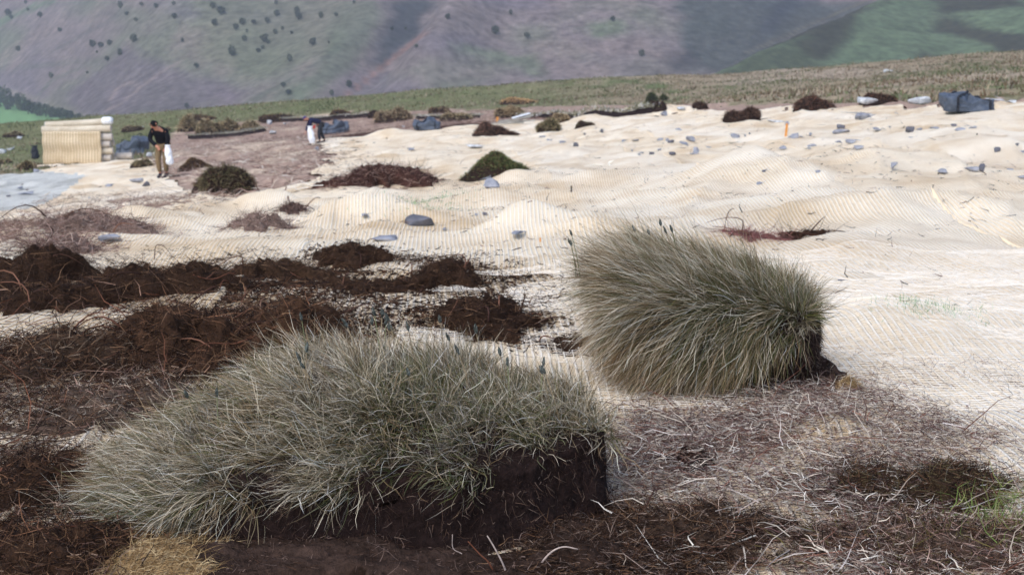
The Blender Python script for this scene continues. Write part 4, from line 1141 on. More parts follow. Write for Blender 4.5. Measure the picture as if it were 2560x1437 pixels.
CLUST = [("in the row beside the olive tussock", [(1356, 346, 16, 7), (1375, 354, 16, 7), (1409, 361, 21, 15), (1439, 368, 30, 16)]),
         ("in the stone scatter's back line", [(1562, 360, 28, 9), (1596, 355, 35, 9), (1648, 357, 25, 10), (1667, 356, 11, 10), (1678, 361, 17, 10), (1733, 358, 32, 12), (1837, 350, 25, 12), (1857, 348, 14, 9)]),
         ("in the stone scatter's front line", [(1583, 382, 15, 10), (1598, 394, 8, 6), (1603, 388, 16, 6), (1629, 393, 17, 9), (1651, 381, 15, 12), (1681, 392, 17, 8), (1718, 369, 35, 9), (1729, 391, 12, 7), (1770, 377, 20, 11), (1851, 377, 25, 9)]),
         ("in the line right of the orange post", [(1983, 352, 27, 16), (2004, 350, 19, 8), (2030, 343, 21, 7), (2195, 333, 28, 13), (2227, 329, 20, 8), (2276, 337, 21, 15), (2298, 332, 15, 9), (2337, 330, 24, 6)]),
         ("in the small pile near the right edge", [(2385, 320, 15, 6), (2401, 333, 25, 7), (2423, 320, 30, 10), (2433, 328, 20, 8)]),
         ("in the row before the orange post", [(1953, 380, 26, 14), (2021, 380, 16, 6), (2023, 372, 36, 8), (2098, 369, 20, 13), (2133, 363, 32, 9), (2145, 382, 31, 12), (2282, 350, 21, 9)]),
         ("in the nearest row at right", [(1906, 469, 27, 12), (1914, 438, 22, 15), (2043, 443, 17, 10), (2233, 434, 29, 19), (2356, 441, 32, 10), (2433, 437, 38, 10), (2455, 435, 24, 18), (2523, 433, 21, 5), (2551, 454, 23, 6)]),
         ("by the right edge", [(2494, 388, 15, 12), (2544, 373, 11, 7), (2556, 390, 15, 10)]),
         ("on the grey netting at left", [(21, 497, 12, 6), (54, 477, 20, 10), (62, 490, 35, 6), (86, 433, 20, 8), (220, 503, 15, 7), (275, 468, 25, 6), (341, 459, 33, 9), (365, 470, 20, 12)])]
ORD = ["first", "second", "third", "fourth", "fifth", "sixth", "seventh", "eighth", "ninth", "tenth"]
for cname, L in CLUST:
    for i, (px, py, w, h) in enumerate(sorted(L)):
        q = w / h
        adj = "flat grey slab" if q > 3.2 else ("low grey stone" if q > 2.2 else ("chunky grey stone" if q > 1.3 else "upright grey stone"))
        stone(px, py, w, h, f"{adj}, {ORD[i]} from left {cname}")
S1 = [(1745, 389, 22, 23, "tall upright egg-shaped grey stone in the stone scatter", None), (1223, 477, 50, 33, "large rounded grey boulder below the green pyramid mound", None),
      (1048, 572, 78, 19, "dark-edged split slab lying on the matting in the middle", M_STONE_D), (1307, 606, 64, 26, "blocky grey stone beside the large matting hump", None), (1120, 586, 26, 9, "small flat stone right of the split slab", None),
      (917, 555, 34, 13, "flat blue-grey slab under the pale fold of matting", None), (275, 621, 60, 21, "smooth flat grey stone near the left edge", None), (217, 641, 36, 12, "black-topped flat stone beside the smooth grey one", M_STONE_D),
      (1189, 373, 48, 10, "thin pale slab above the green pyramid mound", M_LICHEN), (1028, 380, 28, 9, "low grey stone on the open matting below the middle bag", None), (790, 377, 14, 9, "small stone by the bending worker's feet", None),
      (1190, 547, 16, 5, "tiny flat stone left of the matting hump, first of a pair", None), (1213, 546, 14, 5, "tiny flat stone left of the matting hump, second of a pair", None), (960, 612, 60, 8, "thin grey slab right of the peaked root clod", None),
      (1698, 329, 22, 5, "thin pale sliver above the stone scatter", None), (1880, 340, 14, 4, "tiny flat stone right of the stone scatter's back line", None), (1940, 308, 44, 7, "long flat grey slab left of the orange post's top", M_LICHEN), (1968, 315, 10, 9, "small stone just behind the orange post", None),
      (2154, 302, 56, 21, "large tilted grey slab near the far edge of the matting", None), (2245, 293, 17, 10, "lone grey stone right of the large tilted slab", None), (2103, 328, 20, 13, "dark stone perched on a flat slab", M_STONE_D), (2105, 338, 42, 9, "flat slab with a dark stone on it", None),
      (1463, 340, 9, 6, "tiny black clod on the matting, left of two", M_STONE_D), (1504, 334, 11, 9, "tiny black clod on the matting, right of two", M_STONE_D), (1512, 431, 7, 4, "tiny dark pebble in the open middle of the matting", M_STONE_D),
      (1660, 292, 18, 12, "grey stone set in the far pale hump", None), (2100, 722, 64, 9, "thin grey slate lying right of the tall turf", M_STONE_D)]
for px, py, w, h, lab, mt in S1: stone(px, py, w, h, lab, mt, rnd=1.0 if h > 19 else 0)
for px, py, w, h, lab in [(2167, 266, 50, 19, "white lichened boulder in front of the brown turf hump"), (2298, 261, 60, 16, "white lichened boulder left of the large dark bag"), (2490, 256, 44, 11, "pale boulder right of the large dark bag"), (2530, 262, 26, 8, "small pale stone at the right edge beyond the matting"),
                          (2220, 181, 24, 7, "pale rock high on the right of the moor"), (1705, 279, 30, 10, "white stone beside the square peat block"), (1600, 279, 40, 8, "white stones line end left of the square peat block"), (670, 311, 18, 10, "pale stone left of the bending worker, first of three"), (716, 313, 18, 9, "pale stone left of the bending worker, second of three"),
                          (681, 337, 18, 12, "pale stone left of the bending worker, nearest of three"), (376, 392, 26, 10, "pale stone behind the man in black's legs"), (5, 384, 20, 12, "pale stone at the left edge beside the rolls"), (25, 376, 16, 9, "second pale stone at the left edge"), (43, 349, 20, 8, "pale stone left of the stacked rolls near the field"),
                          (360, 322, 14, 7, "small pale stone on the moor left of the man's head"), (312, 330, 16, 7, "small pale stone right of the stacked rolls' top"), (470, 318, 14, 6, "pale stone right of the man in black's head"), (1010, 320, 12, 5, "tiny pale stone left of the middle bag")]:
    stone(px, py, w, h, lab, M_LICHEN, group="pale stones at the edge of the site")
rng = np.random.default_rng(23)

# ------------------------------------------------------------------ crumpled bulk bags
def bag(px, py, wpx, hpx, label, seed, rz=0.0, lean=0.0, peak=.3, white=False):
    p = G(px, py); m = mpp(p)
    rx, h = wpx * m / 2, hpx * m
    ry = rx * .62
    loc = np.array([p[0], p[1] + ry * .8, 0]); loc[2] = float(terr(loc[:1], loc[1:2])[0]) + .02
    root = thing("bulk_bag", label, "bag", loc, "dark bulk bags left on the site", rz)
    u, v = np.meshgrid(np.linspace(0, 2 * np.pi, 56, endpoint=False), np.linspace(0, 1, 30))
    u, v = u.ravel(), v.ravel()
    ca, sa = np.cos(u), np.sin(u)
    sx, sy = np.sign(ca) * np.abs(ca) ** .55, np.sign(sa) * np.abs(sa) ** .6
    prof = np.where(v < .12, .55 + .45 * (v / .12) ** .5, np.where(v < .62, 1, np.sqrt(np.clip(1 - ((v - .62) / .38) ** 2, 0, 1))))
    zz = np.where(v < .12, .05 * v / .12, np.where(v < .62, .05 + .60 * (v - .12) / .5, .65 + .2 * (v - .62) / .38))
    x, y = rx * .97 * sx * prof, ry * sy * prof
    z = h * zz * (1 + lean * sx + peak * np.exp(-((sx - .3) / .35) ** 2) - .3 * np.exp(-((sx + .1) / .25) ** 2))
    cr = vn3(x / rx * 2.3, y / rx * 2.3, z / rx * 2.3, seed) * .17 + np.abs(vn3(x / rx * 4, y / rx * 4 + 5, z / rx * 5, seed + 1)) * -.15
    k = rx * cr
    x, y, z = x + k * sx * .7, y + k * sy, z + k * 1.0 * sstep(.2, .6, v)
    z = np.maximum(z * (h / max(z.max(), 1e-6)), 0)
    V = np.stack([x, y, z], 1)
    mesh_from("sack", V, grid_faces(30, 56, True), M_BAG, parent=root)
    for s in (-.45, .5):                    # lifting straps round the bag
        j = np.linspace(0, 1, 24)
        i0 = np.argmin(np.abs(((u + np.pi) % (2 * np.pi) - np.pi) - math.acos(max(-1, min(1, s))) * -1) + (v > 2))
        un = u[i0]
        col = np.nonzero(np.abs(u - un) < 1e-6)[0]
        pts = V[col] * np.array([1.015, 1.03, 1.01]) + [0, 0, .01]
        Vt, Q, T = tube(pts, .03, 5)
        mesh_from("strap", Vt, Q, M_STRAP, T=T, parent=root)
    for s in (-.6, .45):                    # loose loops on top
        zz_ = V[np.argmin(np.abs(V[:, 0] - s * rx) + np.abs(V[:, 1]) - V[:, 2] * .6)]
        t = np.linspace(0, np.pi, 9)
        pts = np.stack([zz_[0] + .12 * rx * np.cos(t), zz_[1] + 0 * t, zz_[2] - .03 + .16 * h * np.sin(t)], 1)
        Vt, Q, T = tube(pts, .025, 5)
        mesh_from("lifting_loop", Vt, Q, M_STRAP, T=T, parent=root)
    return root
bag(2426, 286, 128, 52, "large dark blue-grey bulk bag lying at the far right", 951, 0.1, -.15, .15)
bag(1066, 328, 70, 34, "dark bulk bag slumped alone on the far edge of the matting", 952, -.1, -.1, .45)
bag(833, 336, 72, 36, "crumpled dark bulk bag right beside the bending worker", 953, .25, .1, .3)
bag(326, 388, 84, 45, "dark bulk bag between the stacked rolls and the man in black", 954, -.1, .15, .1)
p = G(2458, 240)
def small_sack(px, py, wpx, hpx, label, mat, seed, name="sack", lift=0.0, y=None, cat="sack", tilt=0.0):
    p = G(px, py) if y is None else None
    if y is not None:
        d = ray(px, py); d = d / d[1]; p = np.array([d[0] * y, y, CAMZ + d[2] * y])
    m = mpp(p)
    rx, h = wpx * m / 2, hpx * m
    u, v = np.meshgrid(np.linspace(0, 2 * np.pi, 28, endpoint=False), np.linspace(0, 1, 22))
    u, v = u.ravel(), v.ravel()
    w = np.interp(v, [0, .05, .2, .55, .8, .9, 1], [.2, .8, 1, .95, .75, .55, .8])
    x, y_ = rx * w * np.cos(u), rx * .7 * w * np.sin(u)
    z = h * v
    k = 1 + .22 * vn3(x / rx * 1.5, y_ / rx * 1.5, z / rx * 1.2, seed) - .15 * np.abs(vn3(x / rx * 3, y_ / rx * 3, z / rx * 2, seed + 1))
    V = np.stack([x * k + tilt * z, y_ * k, z], 1)
    o = mesh_from(name, V, grid_faces(22, 28, True), mat)
    o.location = p
    md = o.modifiers.new("thickness", 'SOLIDIFY'); md.thickness = .006
    return tag(o, label, cat)
small_sack(88, 398, 20, 34, "small black and white sack leaning at the left end of the rolls", M_STRAP, 961)

# ------------------------------------------------------------------ stack of coir rolls
def coir_stack():
    p = G(185, 413); m = mpp(p)
    y0 = p[1]
    D = y0
    def X(px): return (px - 1280) * m
    def Zp(py): return p[2] + (413 - py) * m
    gz0 = p[2]
    r = 8.5 * m
    def roll(xa, xb, yc, zc, rad, mat, label, sag=0.0, tilt=0.0, cap=None):
        n = 26
        t = np.linspace(0, 1, n)
        th = np.linspace(0, 2 * np.pi, 20, endpoint=False)
        L = xb - xa
        T_, H = np.meshgrid(t, th, indexing='ij')
        rr = rad * (1 + .05 * vn2(T_ * 4 + xa * 9, np.cos(H) * 2 + zc * 9, 971) + .03 * vn2(T_ * 12, np.sin(H) * 3, 972))
        V = np.stack([L * T_ - L / 2, rr * np.cos(H), rr * np.sin(H) - sag * np.sin(T_ * np.pi) + tilt * (T_ - .5)], -1).reshape(-1, 3)
        uv = np.stack([L * T_, rad * H], -1).reshape(-1, 2)
        root = thing("coir_roll", label, "coir roll", (xa + L / 2, yc, zc), "rolls of coir matting in the stack", .05)
        mesh_from("roll", V, grid_faces(n, 20, True), mat, None, uv, parent=root)
        for e, i in ((-1, 0), (1, n - 1)):          # wound ends: a raised spiral of layers round a hollow
            s = np.linspace(0, 1, 70); a = s * 5 * 2 * np.pi
            q = rad * (1 - .9 * s) * .98
            off = e * (L / 2 + .01)
            P1 = np.stack([np.full(70, off), q * np.cos(a), q * np.sin(a) + tilt * e * .5], 1)
            Vt, Q, T = tube(P1, rad * .085, 5)
            mesh_from("wound_end", Vt, Q, cap or M_COIR_ROLL_PALE, T=T, parent=root, uv=Vt[:, 1:] * 1.0)
    yb = y0 + .45
    names = ["bottom", "second", "third", "fourth"]
    for j in range(4):
        zc = gz0 + .12 + r + j * 2 * r * 1.02
        roll(X(112), X(270 + (j % 2) * 6), yb, zc, r, M_COIR_ROLL if j == 1 else M_COIR_ROLL_PALE, f"{names[j]} coir roll from the ground on the front of the stack")
        roll(X(106), X(274 - (j % 2) * 5), yb + 2.02 * r, zc + .02, r, M_COIR_ROLL, f"{names[j]} coir roll from the ground at the back of the stack")
    roll(X(103), X(272), yb + .6 * r, gz0 + .12 + 9.4 * r, r * 1.1, M_COIR_ROLL, "golden coir roll lying just under the topmost roll", .02, .05)
    roll(X(110), X(275), yb + 1.3 * r, gz0 + .12 + 11.2 * r, r * .95, M_COIR_ROLL, "topmost coir roll with a white plastic end cap", .02, .18, M_WHITE)
    roll(X(276), X(315), y0 + 1.1, gz0 + .14 + r, r, M_COIR_ROLL_PALE, "short pale coir roll lying on the ground right of the stack")
    Vt, Q, T = tube([[X(252), 0, 0], [X(256), 0, .0], [X(270), 0, .01], [X(277), 0, .01]], [r * 1.0, r * 1.15, r * 1.12, r * .9], 18)
    o = mesh_from("end_cap", Vt - np.array([X(264), 0, 0]), Q, M_WHITE, T=T)
    o.location = (X(264), yb + 1.3 * r, gz0 + .12 + 11.2 * r + .09)
    tag(o, "white plastic cover pulled over the right end of the topmost roll", "plastic cover")
    # the sheet hung over the front
    n1, n2 = 40, 26
    T_, S = np.meshgrid(np.linspace(0, 1, n1), np.linspace(0, 1, n2), indexing='ij')
    xa, xb = X(106), X(252)
    top = gz0 + .12 + 8.5 * r
    bot = gz0 + .05
    bul = yb - r * 1.18 - .07
    z = np.where(S < .85, bot + (top - bot) * S / .85, top + .04 * np.sin((S - .85) / .15 * 1.57))
    y = np.where(S < .85, bul + .02 * np.sin(T_ * 9) - .03 * np.sin(S * 14) - .02 * vn2(T_ * 6, S * 4, 981), bul + (S - .85) / .15 * r * 1.7)
    bot_wave = .05 * vn2(T_ * 7, T_ * 0, 982) * (1 - S)
    V = np.stack([xa + (xb - xa) * T_ + .02 * vn2(S * 5, S * 0 + np.round(T_), 983), y, z + bot_wave], -1).reshape(-1, 3)
    loc = np.array([(xa + xb) / 2, bul, gz0])
    o = mesh_from("draped_mat", V - loc, grid_faces(n1, n2), M_COIR_DRAPE, None, np.stack([(xb - xa) * T_, (top - bot) * S], -1).reshape(-1, 2))
    o.location = loc
    md = o.modifiers.new("thickness", 'SOLIDIFY'); md.thickness = .02
    tag(o, "loose sheet of golden coir hung over the front of the rolls", "coir mat")
coir_stack()

# ------------------------------------------------------------------ posts, pallet, sticks
def post(px, py, wpx, hpx, label, mat, tilt=0.0, name="marker_post", cat="post"):
    p = G(px, py); m = mpp(p)
    w, h = wpx * m / 2, hpx * m
    bm = bmesh.new()
    r = bmesh.ops.create_cube(bm, size=1)
    for v in bm.verts: v.co = Vector((v.co.x * 2 * w, v.co.y * 2 * w * .7, (v.co.z + .5) * (h + .1) - .1))
    bmesh.ops.bevel(bm, geom=list(bm.edges), offset=w * .25, segments=1, affect='EDGES')
    top = [v for v in bm.verts if v.co.z > h * .95]
    for v in top: v.co.x *= .9; v.co.z -= abs(v.co.x) * .4
    me = bpy.data.meshes.new(name); bm.to_mesh(me); bm.free(); me.materials.append(mat)
    o = bpy.data.objects.new(name, me); COL.objects.link(o); o.location = p; o.rotation_euler = (0, tilt, .1)
    return tag(o, label, cat)
post(1964, 346, 6, 38, "orange wooden post leaning among stones on the matting", M_WOOD, .06)
post(1243, 306, 6, 14, "short orange stake beside the weathered pallet", M_WOOD, .05)
post(1428, 486, 4, 22, "thin dark stake standing in the open matting", M_TRUNK, .02, "stake", "stake")
post(1350, 610, 4, 16, "short wooden peg beside the blocky grey stone", M_WOOD, .05, "stake", "stake")
post(1405, 718, 9, 14, "stubby wooden peg left of the tall turf", M_GREYWOOD, .1, "stake", "stake")
post(2300, 690, 8, 9, "tiny wooden peg in the matting right of the tall turf", M_WOOD, .1, "stake", "stake")
post(2049, 905, 4, 42, "thin rusty rod standing at the tall turf's right foot", M_TRUNK, .03, "rod", "rod")
post(2442, 345, 3, 12, "thin dark stake near the right edge", M_TRUNK, 0, "stake", "stake")

def pallet():
    p = G(1290, 311); m = mpp(p)
    root = thing("weathered_pallet", "pile of grey weathered boards on the far matting", "pallet", p, None, .15)
    for i, (dx, dy, dz, L, rz) in enumerate([(-.4, .0, .06, 1.5, .1), (.1, .3, .10, 1.6, -.08), (.0, .6, .16, 1.5, .12), (.35, .2, .26, 1.0, .5), (.3, .5, .33, .9, .35)]):
        bm = bmesh.new(); bmesh.ops.create_cube(bm, size=1)
        for v in bm.verts: v.co = Vector((v.co.x * L, v.co.y * .14, v.co.z * .05))
        bmesh.ops.bevel(bm, geom=list(bm.edges), offset=.008, segments=1, affect='EDGES')
        me = bpy.data.meshes.new("board"); bm.to_mesh(me); bm.free(); me.materials.append(M_WHITE if i == 4 else M_GREYWOOD)
        o = bpy.data.objects.new("board", me); COL.objects.link(o); o.parent = root
        o.location = (dx, dy, dz); o.rotation_euler = (.05, -.05 * i, rz)
pallet()

def stick(pix, rad, label, mat_col, y=None, name="twig", lift=None, cat="twig"):
    """a bare twig through photograph points; it stands on the ground at its first point"""
    p0 = G(*pix[0]); D = p0[1]
    pts = []
    for i, (a, b) in enumerate(pix):
        d = ray(a, b); d = d / d[1]
        Di = D + (y[i] if y else 0)
        pts.append([d[0] * Di, Di, CAMZ + d[2] * Di])
    pts = np.array(pts)
    t = np.linspace(0, len(pts) - 1, 4 * len(pts))
    f = [smooth_interp(np.arange(len(pts)), pts[:, k]) for k in range(3)]
    P = np.stack([g(t) for g in f], 1)
    V, Q, T = tube(P - p0, np.linspace(rad, rad * .5, len(P)), 6)
    o = mesh_from(name, V, Q, M_TWIG, np.repeat(mat_col[None], len(V), 0) * (1 + .15 * rng.normal(size=(len(V), 1))), T=T)
    o.location = p0
    return tag(o, label, cat)
PALE = lin(176, 160, 152); RUST = lin(104, 66, 50); BRN = lin(70, 50, 42)
stick([(1330, 1460), (1352, 1410), (1380, 1378), (1410, 1366), (1445, 1372)], .0028, "pale curled twig arching at the bottom edge", PALE)
stick([(1250, 1470), (1225, 1410), (1200, 1385), (1170, 1352)], .0025, "rusty bent twig at the bottom edge, left of three", RUST)
stick([(1275, 1470), (1262, 1420), (1240, 1375), (1218, 1338)], .0025, "pale straight twig at the bottom edge, between two others", PALE)
stick([(1200, 1440), (1160, 1388), (1133, 1370), (1131, 1335)], .0015, "hair-thin pale stalk at the bottom edge", PALE)
stick([(1550, 1222), (1600, 1226), (1650, 1218)], .006, "stout dark root lying right of the long turf's end", BRN)
stick([(1618, 1212), (1640, 1216), (1660, 1220)], .004, "short reddish root crossing the stout dark root", RUST)
stick([(1600, 1240), (1660, 1270), (1720, 1290)], .003, "straight reddish stem slanting right of the turf", RUST)
stick([(1270, 815), (1300, 775), (1312, 740), (1308, 735)], .004, "dark upright root tip rising from the heap by the turf", BRN)
stick([(1290, 800), (1325, 786), (1350, 786), (1374, 805)], .005, "orange root arching out of the heap by the turf", lin(128, 82, 58))
stick([(912, 618), (925, 598), (945, 605), (960, 640), (975, 670)], .003, "thin arching stem springing from the peaked root clod", BRN)
stick([(385, 660), (390, 615), (412, 618), (440, 655)], .003, "thin stem looping above the long dark ridge", BRN)
stick([(1795, 1340), (1800, 1300), (1840, 1280), (1900, 1245)], .0028, "pale grey branched twig on the litter", PALE)
stick([(2215, 1335), (2250, 1360), (2280, 1400)], .0028, "white stem lying on the dark mossy brash", lin(200, 196, 190))
stick([(250, 835), (280, 845), (300, 820), (320, 815)], .006, "thick bent brown root on the left heaps", RUST)
stick([(10, 800), (90, 812), (150, 806), (240, 796)], .006, "long dark branch lying along the left heaps", BRN)
stick([(255, 895), (310, 870), (330, 830)], .006, "orange curved root on the broad left heap", lin(124, 78, 54))
stick([(958, 632), (985, 660), (1010, 700)], .007, "flat white tape end lying on the matting", lin(236, 232, 226), name="tape", cat="tape")
stick([(812, 490), (815, 512), (816, 548)], .012, "white cord down the pale fold of matting", lin(240, 236, 230), name="cord", cat="cord")
stick([(1452, 420), (1490, 412), (1530, 416)], .02, "pale stick lying on the matting right of the green mound", lin(220, 212, 196))
stick([(1528, 418), (1522, 408), (1534, 402)], .02, "short white upright stick in the open matting", lin(232, 228, 218))
stick([(1990, 612), (1965, 590), (1945, 585), (1990, 580), (2050, 588), (2075, 576), (2130, 582)], .006, "long wiry root trailing from the dark root bundle", BRN)

# golden coir fibre turned up at the lower left
def fringe(px, py, wpx, dep, hpx, label, nf, L):
    p = G(px, py); m = mpp(p)
    rx, h = wpx * m / 2, hpx * m
    n1, n2 = 30, 16
    A, B = np.meshgrid(np.linspace(-1, 1, n1), np.linspace(-1, 1, n2), indexing='ij')
    x = p[0] + rx * A; y = p[1] + dep * (B + .6)
    z = terr(x, y) + .03 + h * np.clip(1 - A ** 2, 0, 1) * np.clip(1 - B ** 2, 0, 1) ** .6 * (1 + .3 * vn2(A * 2 + px, B * 2, 991))
    V = np.stack([x, y, z], -1).reshape(-1, 3); Fq = grid_faces(n1, n2)[:, ::-1]
    u, v = warp(V[:, 0], V[:, 1])
    root = thing("coir_fold", label, "coir mat", p)
    mesh_from("mat_fold", V - p, Fq, M_COIR_FOLD, None, np.stack([u, v], 1), parent=root)
    P, Nn = scatter_on(V, Fq, nf)
    D0 = unit(np.array([.6, -.3, .15]) + rng.normal(size=(nf, 3)) * .5); D1 = unit(D0 + np.array([.2, -.2, -.5]) + rng.normal(size=(nf, 3)) * .4)
    c = pick([lin(178, 150, 108), lin(156, 128, 88), lin(202, 180, 140), lin(122, 98, 66), lin(92, 72, 52)], nf)
    strip_obj("fibres", (P - p, D0, D1, rng.uniform(.25, 1.0, nf) * L, rng.uniform(.0007, .0015, nf), c, c), M_TWIG, root, seg=4, wig=.06)["kind"] = "stuff"
fringe(370, 1490, 300, .14, 26, "golden frayed coir fold under the long turf's left end", 2600, .07)
fringe(2112, 1010, 56, .04, 34, "frayed golden tuft of coir at the tall turf's right foot", 1500, .05)

# ------------------------------------------------------------------ two workers
def skin_mesh(name, joints, edges, mat, parent, sub=2, root_i=0, smooth=True):
    me = bpy.data.meshes.new(name)
    me.from_pydata([j[:3] for j in joints], edges, [])
    me.update()
    o = bpy.data.objects.new(name, me); COL.objects.link(o); o.parent = parent
    md = o.modifiers.new("skin", 'SKIN'); md.use_smooth_shade = True; md.branch_smoothing = .6
    if not me.skin_vertices: me.attributes.new
    sv = me.skin_vertices[0].data if len(me.skin_vertices) else None
    for i, j in enumerate(joints):
        r = j[3] if isinstance(j[3], tuple) else (j[3], j[3])
        sv[i].radius = r
        sv[i].use_root = (i == root_i)
    ms = o.modifiers.new("smooth", 'SUBSURF'); ms.levels = sub; ms.render_levels = sub
    me.materials.append(mat)
    return o

def add_skin_layer(o): pass

def limb_chain(pts, rads): return [tuple(p) + (r,) for p, r in zip(pts, rads)]

def person(label, loc, rz, scale, J, mats, cap):
    """J: joints of the pose in metres, the person facing -Y"""
    root = thing("person", label, "person", loc, None, rz)
    root.scale = (scale,) * 3
    # body: pelvis - spine - neck - head, arms with hands, legs with feet
    js, ed = [], []
    def add(p, r, prev=None):
        js.append((p[0], p[1], p[2], r)); i = len(js) - 1
        if prev is not None: ed.append((prev, i))
        return i
    pel = add(J['pelvis'], (.15, .11)); sp = add(J['waist'], (.14, .10), pel); ch = add(J['chest'], (.17, .12), sp); nk = add(J['neck'], .06, ch)
    hb = add(J['headbase'], .075, nk); hm = add(J['head'], (.085, .10), hb); ht = add(J['headtop'], .06, hm)
    for s in 'LR':
        a = add(J['sh' + s], .07, ch); e = add(J['el' + s], .048, a); w = add(J['wr' + s], .032, e)
        d = unit(np.array(J['wr' + s]) - np.array(J['el' + s]))
        pm = add(np.array(J['wr' + s]) + d * .07, (.045, .02), w)
        sd_ = unit(np.cross(d, [0, 1, 0.01])); fw = unit(np.cross(sd_, d))
        for f, (o_, l) in enumerate([(-.033, .062), (-.011, .075), (.011, .070), (.033, .055)]):
            b0 = np.array(J['wr' + s]) + d * .10 + sd_ * o_
            f1 = add(b0, .011, pm); add(b0 + d * l * .6 - fw * .02, .0095, f1)
        add(np.array(J['wr' + s]) + d * .05 + sd_ * .065, .012, w)
        h = add(J['hip' + s], .095, pel); k = add(J['kn' + s], .06, h); an = add(J['an' + s], .04, k)
        f1 = add(np.array(J['an' + s]) + [0, -.06, -.04], .042, an); add(np.array(J['an' + s]) + np.array(J.get('toe' + s, (0, -.18, -.05))), .036, f1)
    skin_mesh("body", js, ed, mats['skin'], root)
    # jacket
    js, ed = [], []
    a0 = add(J['pelvis'] + np.array(J['up']) * -.02, (.21, .165)); a1 = add(J['waist'], (.205, .16), a0); a2 = add(J['chest'], (.235, .17), a1); a3 = add(np.array(J['neck']) + np.array(J['up']) * .02, .115, a2)
    for s in 'LR':
        b = add(J['sh' + s], .095, a2); e = add(J['el' + s], .07, b); add(np.array(J['el' + s]) * .1 + np.array(J['wr' + s]) * .9, .052, e)
    skin_mesh("jacket", js, ed, mats['jacket'], root)
    js, ed = [], []
    a0 = add(J['pelvis'], (.165, .125))
    for s in 'LR':
        h = add(J['hip' + s], .115, a0); k = add(J['kn' + s], .082, h); add(np.array(J['an' + s]) * .85 + np.array(J['kn' + s]) * .15, .07, k)
    skin_mesh("trousers", js, ed, mats['trousers'], root)
    for s in 'LR':
        js, ed = [], []
        an, kn = np.array(J['an' + s]), np.array(J['kn' + s])
        b0 = add(an * .45 + kn * .55, .088); b1 = add(an * .75 + kn * .25, .08, b0)
        skin_mesh("gaiter", js, ed, mats['gaiter'], root, 1)
        js, ed = [], []
        b0 = add(an * .88 + kn * .12, .062); b1 = add(an, .06, b0); b2 = add(an + [0, -.07, -.045], .055, b1); add(an + np.array(J.get('toe' + s, (0, -.18, -.05))) * 1.08, .046, b2)
        skin_mesh("boot", js, ed, mats['boot'], root, 1)
    # hood or hat
    js, ed = [], []
    hd = np.array(J['head']); up = unit(np.array(J['headtop']) - np.array(J['headbase'])); fr = np.array(J['face'])
    c0 = add(np.array(J['neck']) - fr * .03, .125) if cap == 'hood' else add(hd + up * .03 - fr * .01, (.105, .115))
    c1 = add(hd + up * .045 - fr * .025, (.125, .13) if cap == 'hood' else (.105, .115), c0); c2 = add(np.array(J['headtop']) + up * .02 - fr * .02, .075, c1)
    if cap == 'hood': add(hd + up * .07 + fr * .10, (.075, .03), c1)
    skin_mesh("hood" if cap == 'hood' else "woolly_hat", js, ed, mats['hat'], root, 2)
    # face
    side = unit(np.cross(up, fr))
    fc = hd + fr * .085
    V, Q, T = tube([fc + up * .03, fc + fr * .02 + up * .0, fc + fr * .032 - up * .025, fc - up * .035], [.006, .012, .017, .01], 8)
    mesh_from("nose", V, Q, mats['skin'], T=T, parent=root)
    for s in (-1, 1):
        V, Q, T = tube([fc + up * .028 + side * s * .022, fc + fr * .006 + up * .028 + side * s * .034, fc + up * .028 + side * s * .046], [.003, .009, .003], 6)
        mesh_from("eye", V, Q, M_STRAP, T=T, parent=root)
        V, Q, T = tube([hd + side * s * .095 + up * .03, hd + side * s * .108 + up * .005, hd + side * s * .095 - up * .03], [.01, .016, .008], 6)
        mesh_from("ear", V, Q, mats['skin'], T=T, parent=root)
    V, Q, T = tube([fc - up * .06 + side * -.024, fc + fr * .006 - up * .062, fc - up * .06 + side * .024], [.003, .007, .003], 6)
    mesh_from("mouth", V, Q, M_RED, T=T, parent=root)
    return root
A_ = lambda *a: np.array(a, float)

p1 = G(407, 446)
J1 = dict(up=A_(0, -.2, .98), pelvis=A_(0, .05, .93), waist=A_(0, .02, 1.08), chest=A_(0, -.14, 1.30), neck=A_(-.03, -.28, 1.44), headbase=A_(-.04, -.33, 1.47), head=A_(-.06, -.39, 1.54), headtop=A_(-.07, -.38, 1.64), face=unit(A_(-.15, -.8, -.45)),
          shL=A_(.20, -.14, 1.36), elL=A_(.27, -.14, 1.08), wrL=A_(.22, -.26, .88), shR=A_(-.20, -.14, 1.36), elR=A_(-.25, -.24, 1.10), wrR=A_(.02, -.38, .90),
          hipL=A_(.10, .03, .88), knL=A_(.11, -.03, .48), anL=A_(.08, .06, .09), hipR=A_(-.10, .03, .88), knR=A_(-.09, -.10, .47), anR=A_(-.06, -.05, .09))
hpx1 = 146 * mpp(p1)
person("man in black hooded jacket and khaki trousers stooping over a white sack", p1 + A_(0, 0.05, .02), -.15, hpx1 / 1.66, J1,
       dict(skin=M_SKIN, jacket=M_BLACK, trousers=M_KHAKI, gaiter=M_BLACK, boot=M_STRAP, hat=M_BLACK), 'hood')
small_sack(425, 413, 20, 50, "white plastic sack held by the man in black", M_WHITE, 962, y=p1[1] - .28, tilt=-.08)

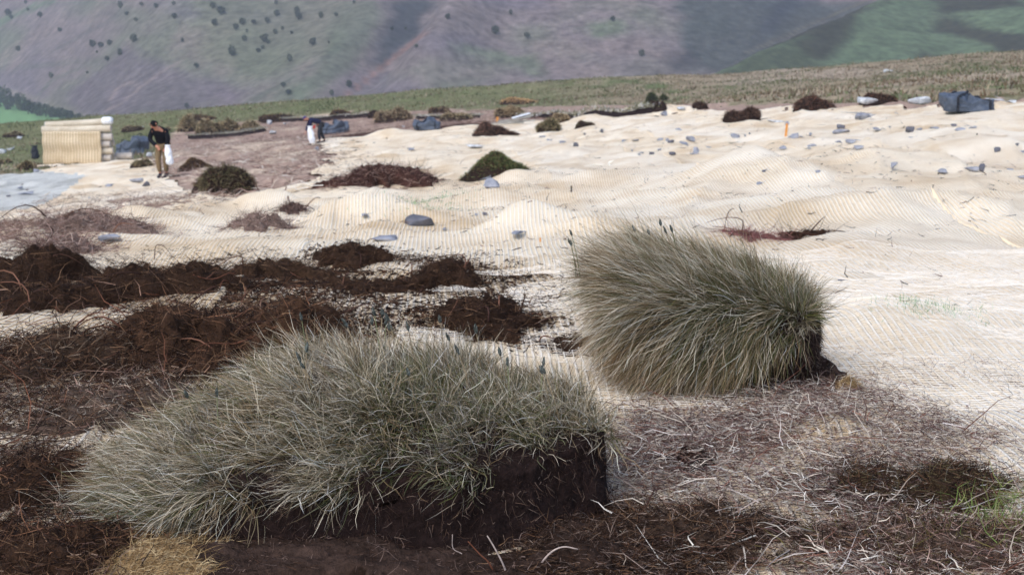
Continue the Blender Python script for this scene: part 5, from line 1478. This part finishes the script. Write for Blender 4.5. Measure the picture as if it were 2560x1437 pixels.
p2 = G(797, 359)
J2 = dict(up=A_(0, -.93, .3), pelvis=A_(0, .12, .90), waist=A_(0, -.03, 1.0), chest=A_(0, -.28, 1.08), neck=A_(0, -.46, 1.10), headbase=A_(0, -.52, 1.11), head=A_(0, -.60, 1.13), headtop=A_(0, -.66, 1.19), face=unit(A_(0, -.5, -.85)),
          shL=A_(.18, -.36, 1.06), elL=A_(.24, -.40, .78), wrL=A_(.20, -.34, .60), shR=A_(-.18, -.36, 1.06), elR=A_(-.22, -.46, .78), wrR=A_(-.20, -.56, .52),
          hipL=A_(.10, .10, .86), knL=A_(.12, .0, .46), anL=A_(.12, .04, .09), hipR=A_(-.10, .10, .86), knR=A_(-.10, .14, .46), anR=A_(-.10, .30, .09))
person("worker in dark clothes and purple hat bending low over the peat", p2 + A_(0, 0, .02), -math.radians(75), 66 * mpp(p2) / 1.22, J2,
       dict(skin=M_SKIN, jacket=M_NAVY, trousers=M_STRAP, gaiter=M_BLACK, boot=M_BLACK, hat=M_PURPLE), 'hat')
sk = small_sack(781, 360, 17, 44, "white plastic sack in front of the bending worker", M_WHITE, 963, y=p2[1] - .45, tilt=-.12)
def glove():
    d = ray(785, 315); d = d / d[1]; y = p2[1] - .45
    c = A_(d[0] * y, y, CAMZ + d[2] * y)
    js = [(0, 0, .06, .045), (0, 0, 0, (.055, .03)), (-.035, 0, -.07, .014), (-.012, 0, -.08, .014), (.012, 0, -.08, .014), (.035, 0, -.07, .014), (.07, 0, -.02, .016), (-.04, .03, -.11, .012), (-.012, .03, -.12, .012), (.012, .03, -.12, .012), (.037, .03, -.11, .012)]
    o = skin_mesh("red_glove", js, [(0, 1), (1, 2), (1, 3), (1, 4), (1, 5), (0, 6), (2, 7), (3, 8), (4, 9), (5, 10)], M_RED, None, 1)
    o.location = c
    tag(o, "red work glove on the bending worker's hand at the sack", "glove")
glove()

# ------------------------------------------------------------------ the hazy air
def haze():
    bm = bmesh.new(); bmesh.ops.create_cube(bm, size=1)
    for v in bm.verts: v.co = Vector((v.co.x * 2600, v.co.y * 1700 + 800, -80 + (v.co.z + .5) * 560))
    me = bpy.data.meshes.new("haze"); bm.to_mesh(me); bm.free()
    m = bpy.data.materials.new("haze"); m.use_nodes = True
    nt = m.node_tree; nt.nodes.remove(nt.nodes["Principled BSDF"])
    vol = nt.nodes.new("ShaderNodeVolumePrincipled")
    vol.inputs["Color"].default_value = (.78, .84, 1.0, 1)
    vol.inputs["Density"].default_value = 0.00026
    vol.inputs["Anisotropy"].default_value = 0.1
    nt.links.new(vol.outputs[0], nt.nodes["Material Output"].inputs["Volume"])
    me.materials.append(m)
    o = bpy.data.objects.new("haze", me); COL.objects.link(o)
    tag(o, "thin blue-grey haze over the moor and valley", "haze", None, "stuff")
haze()
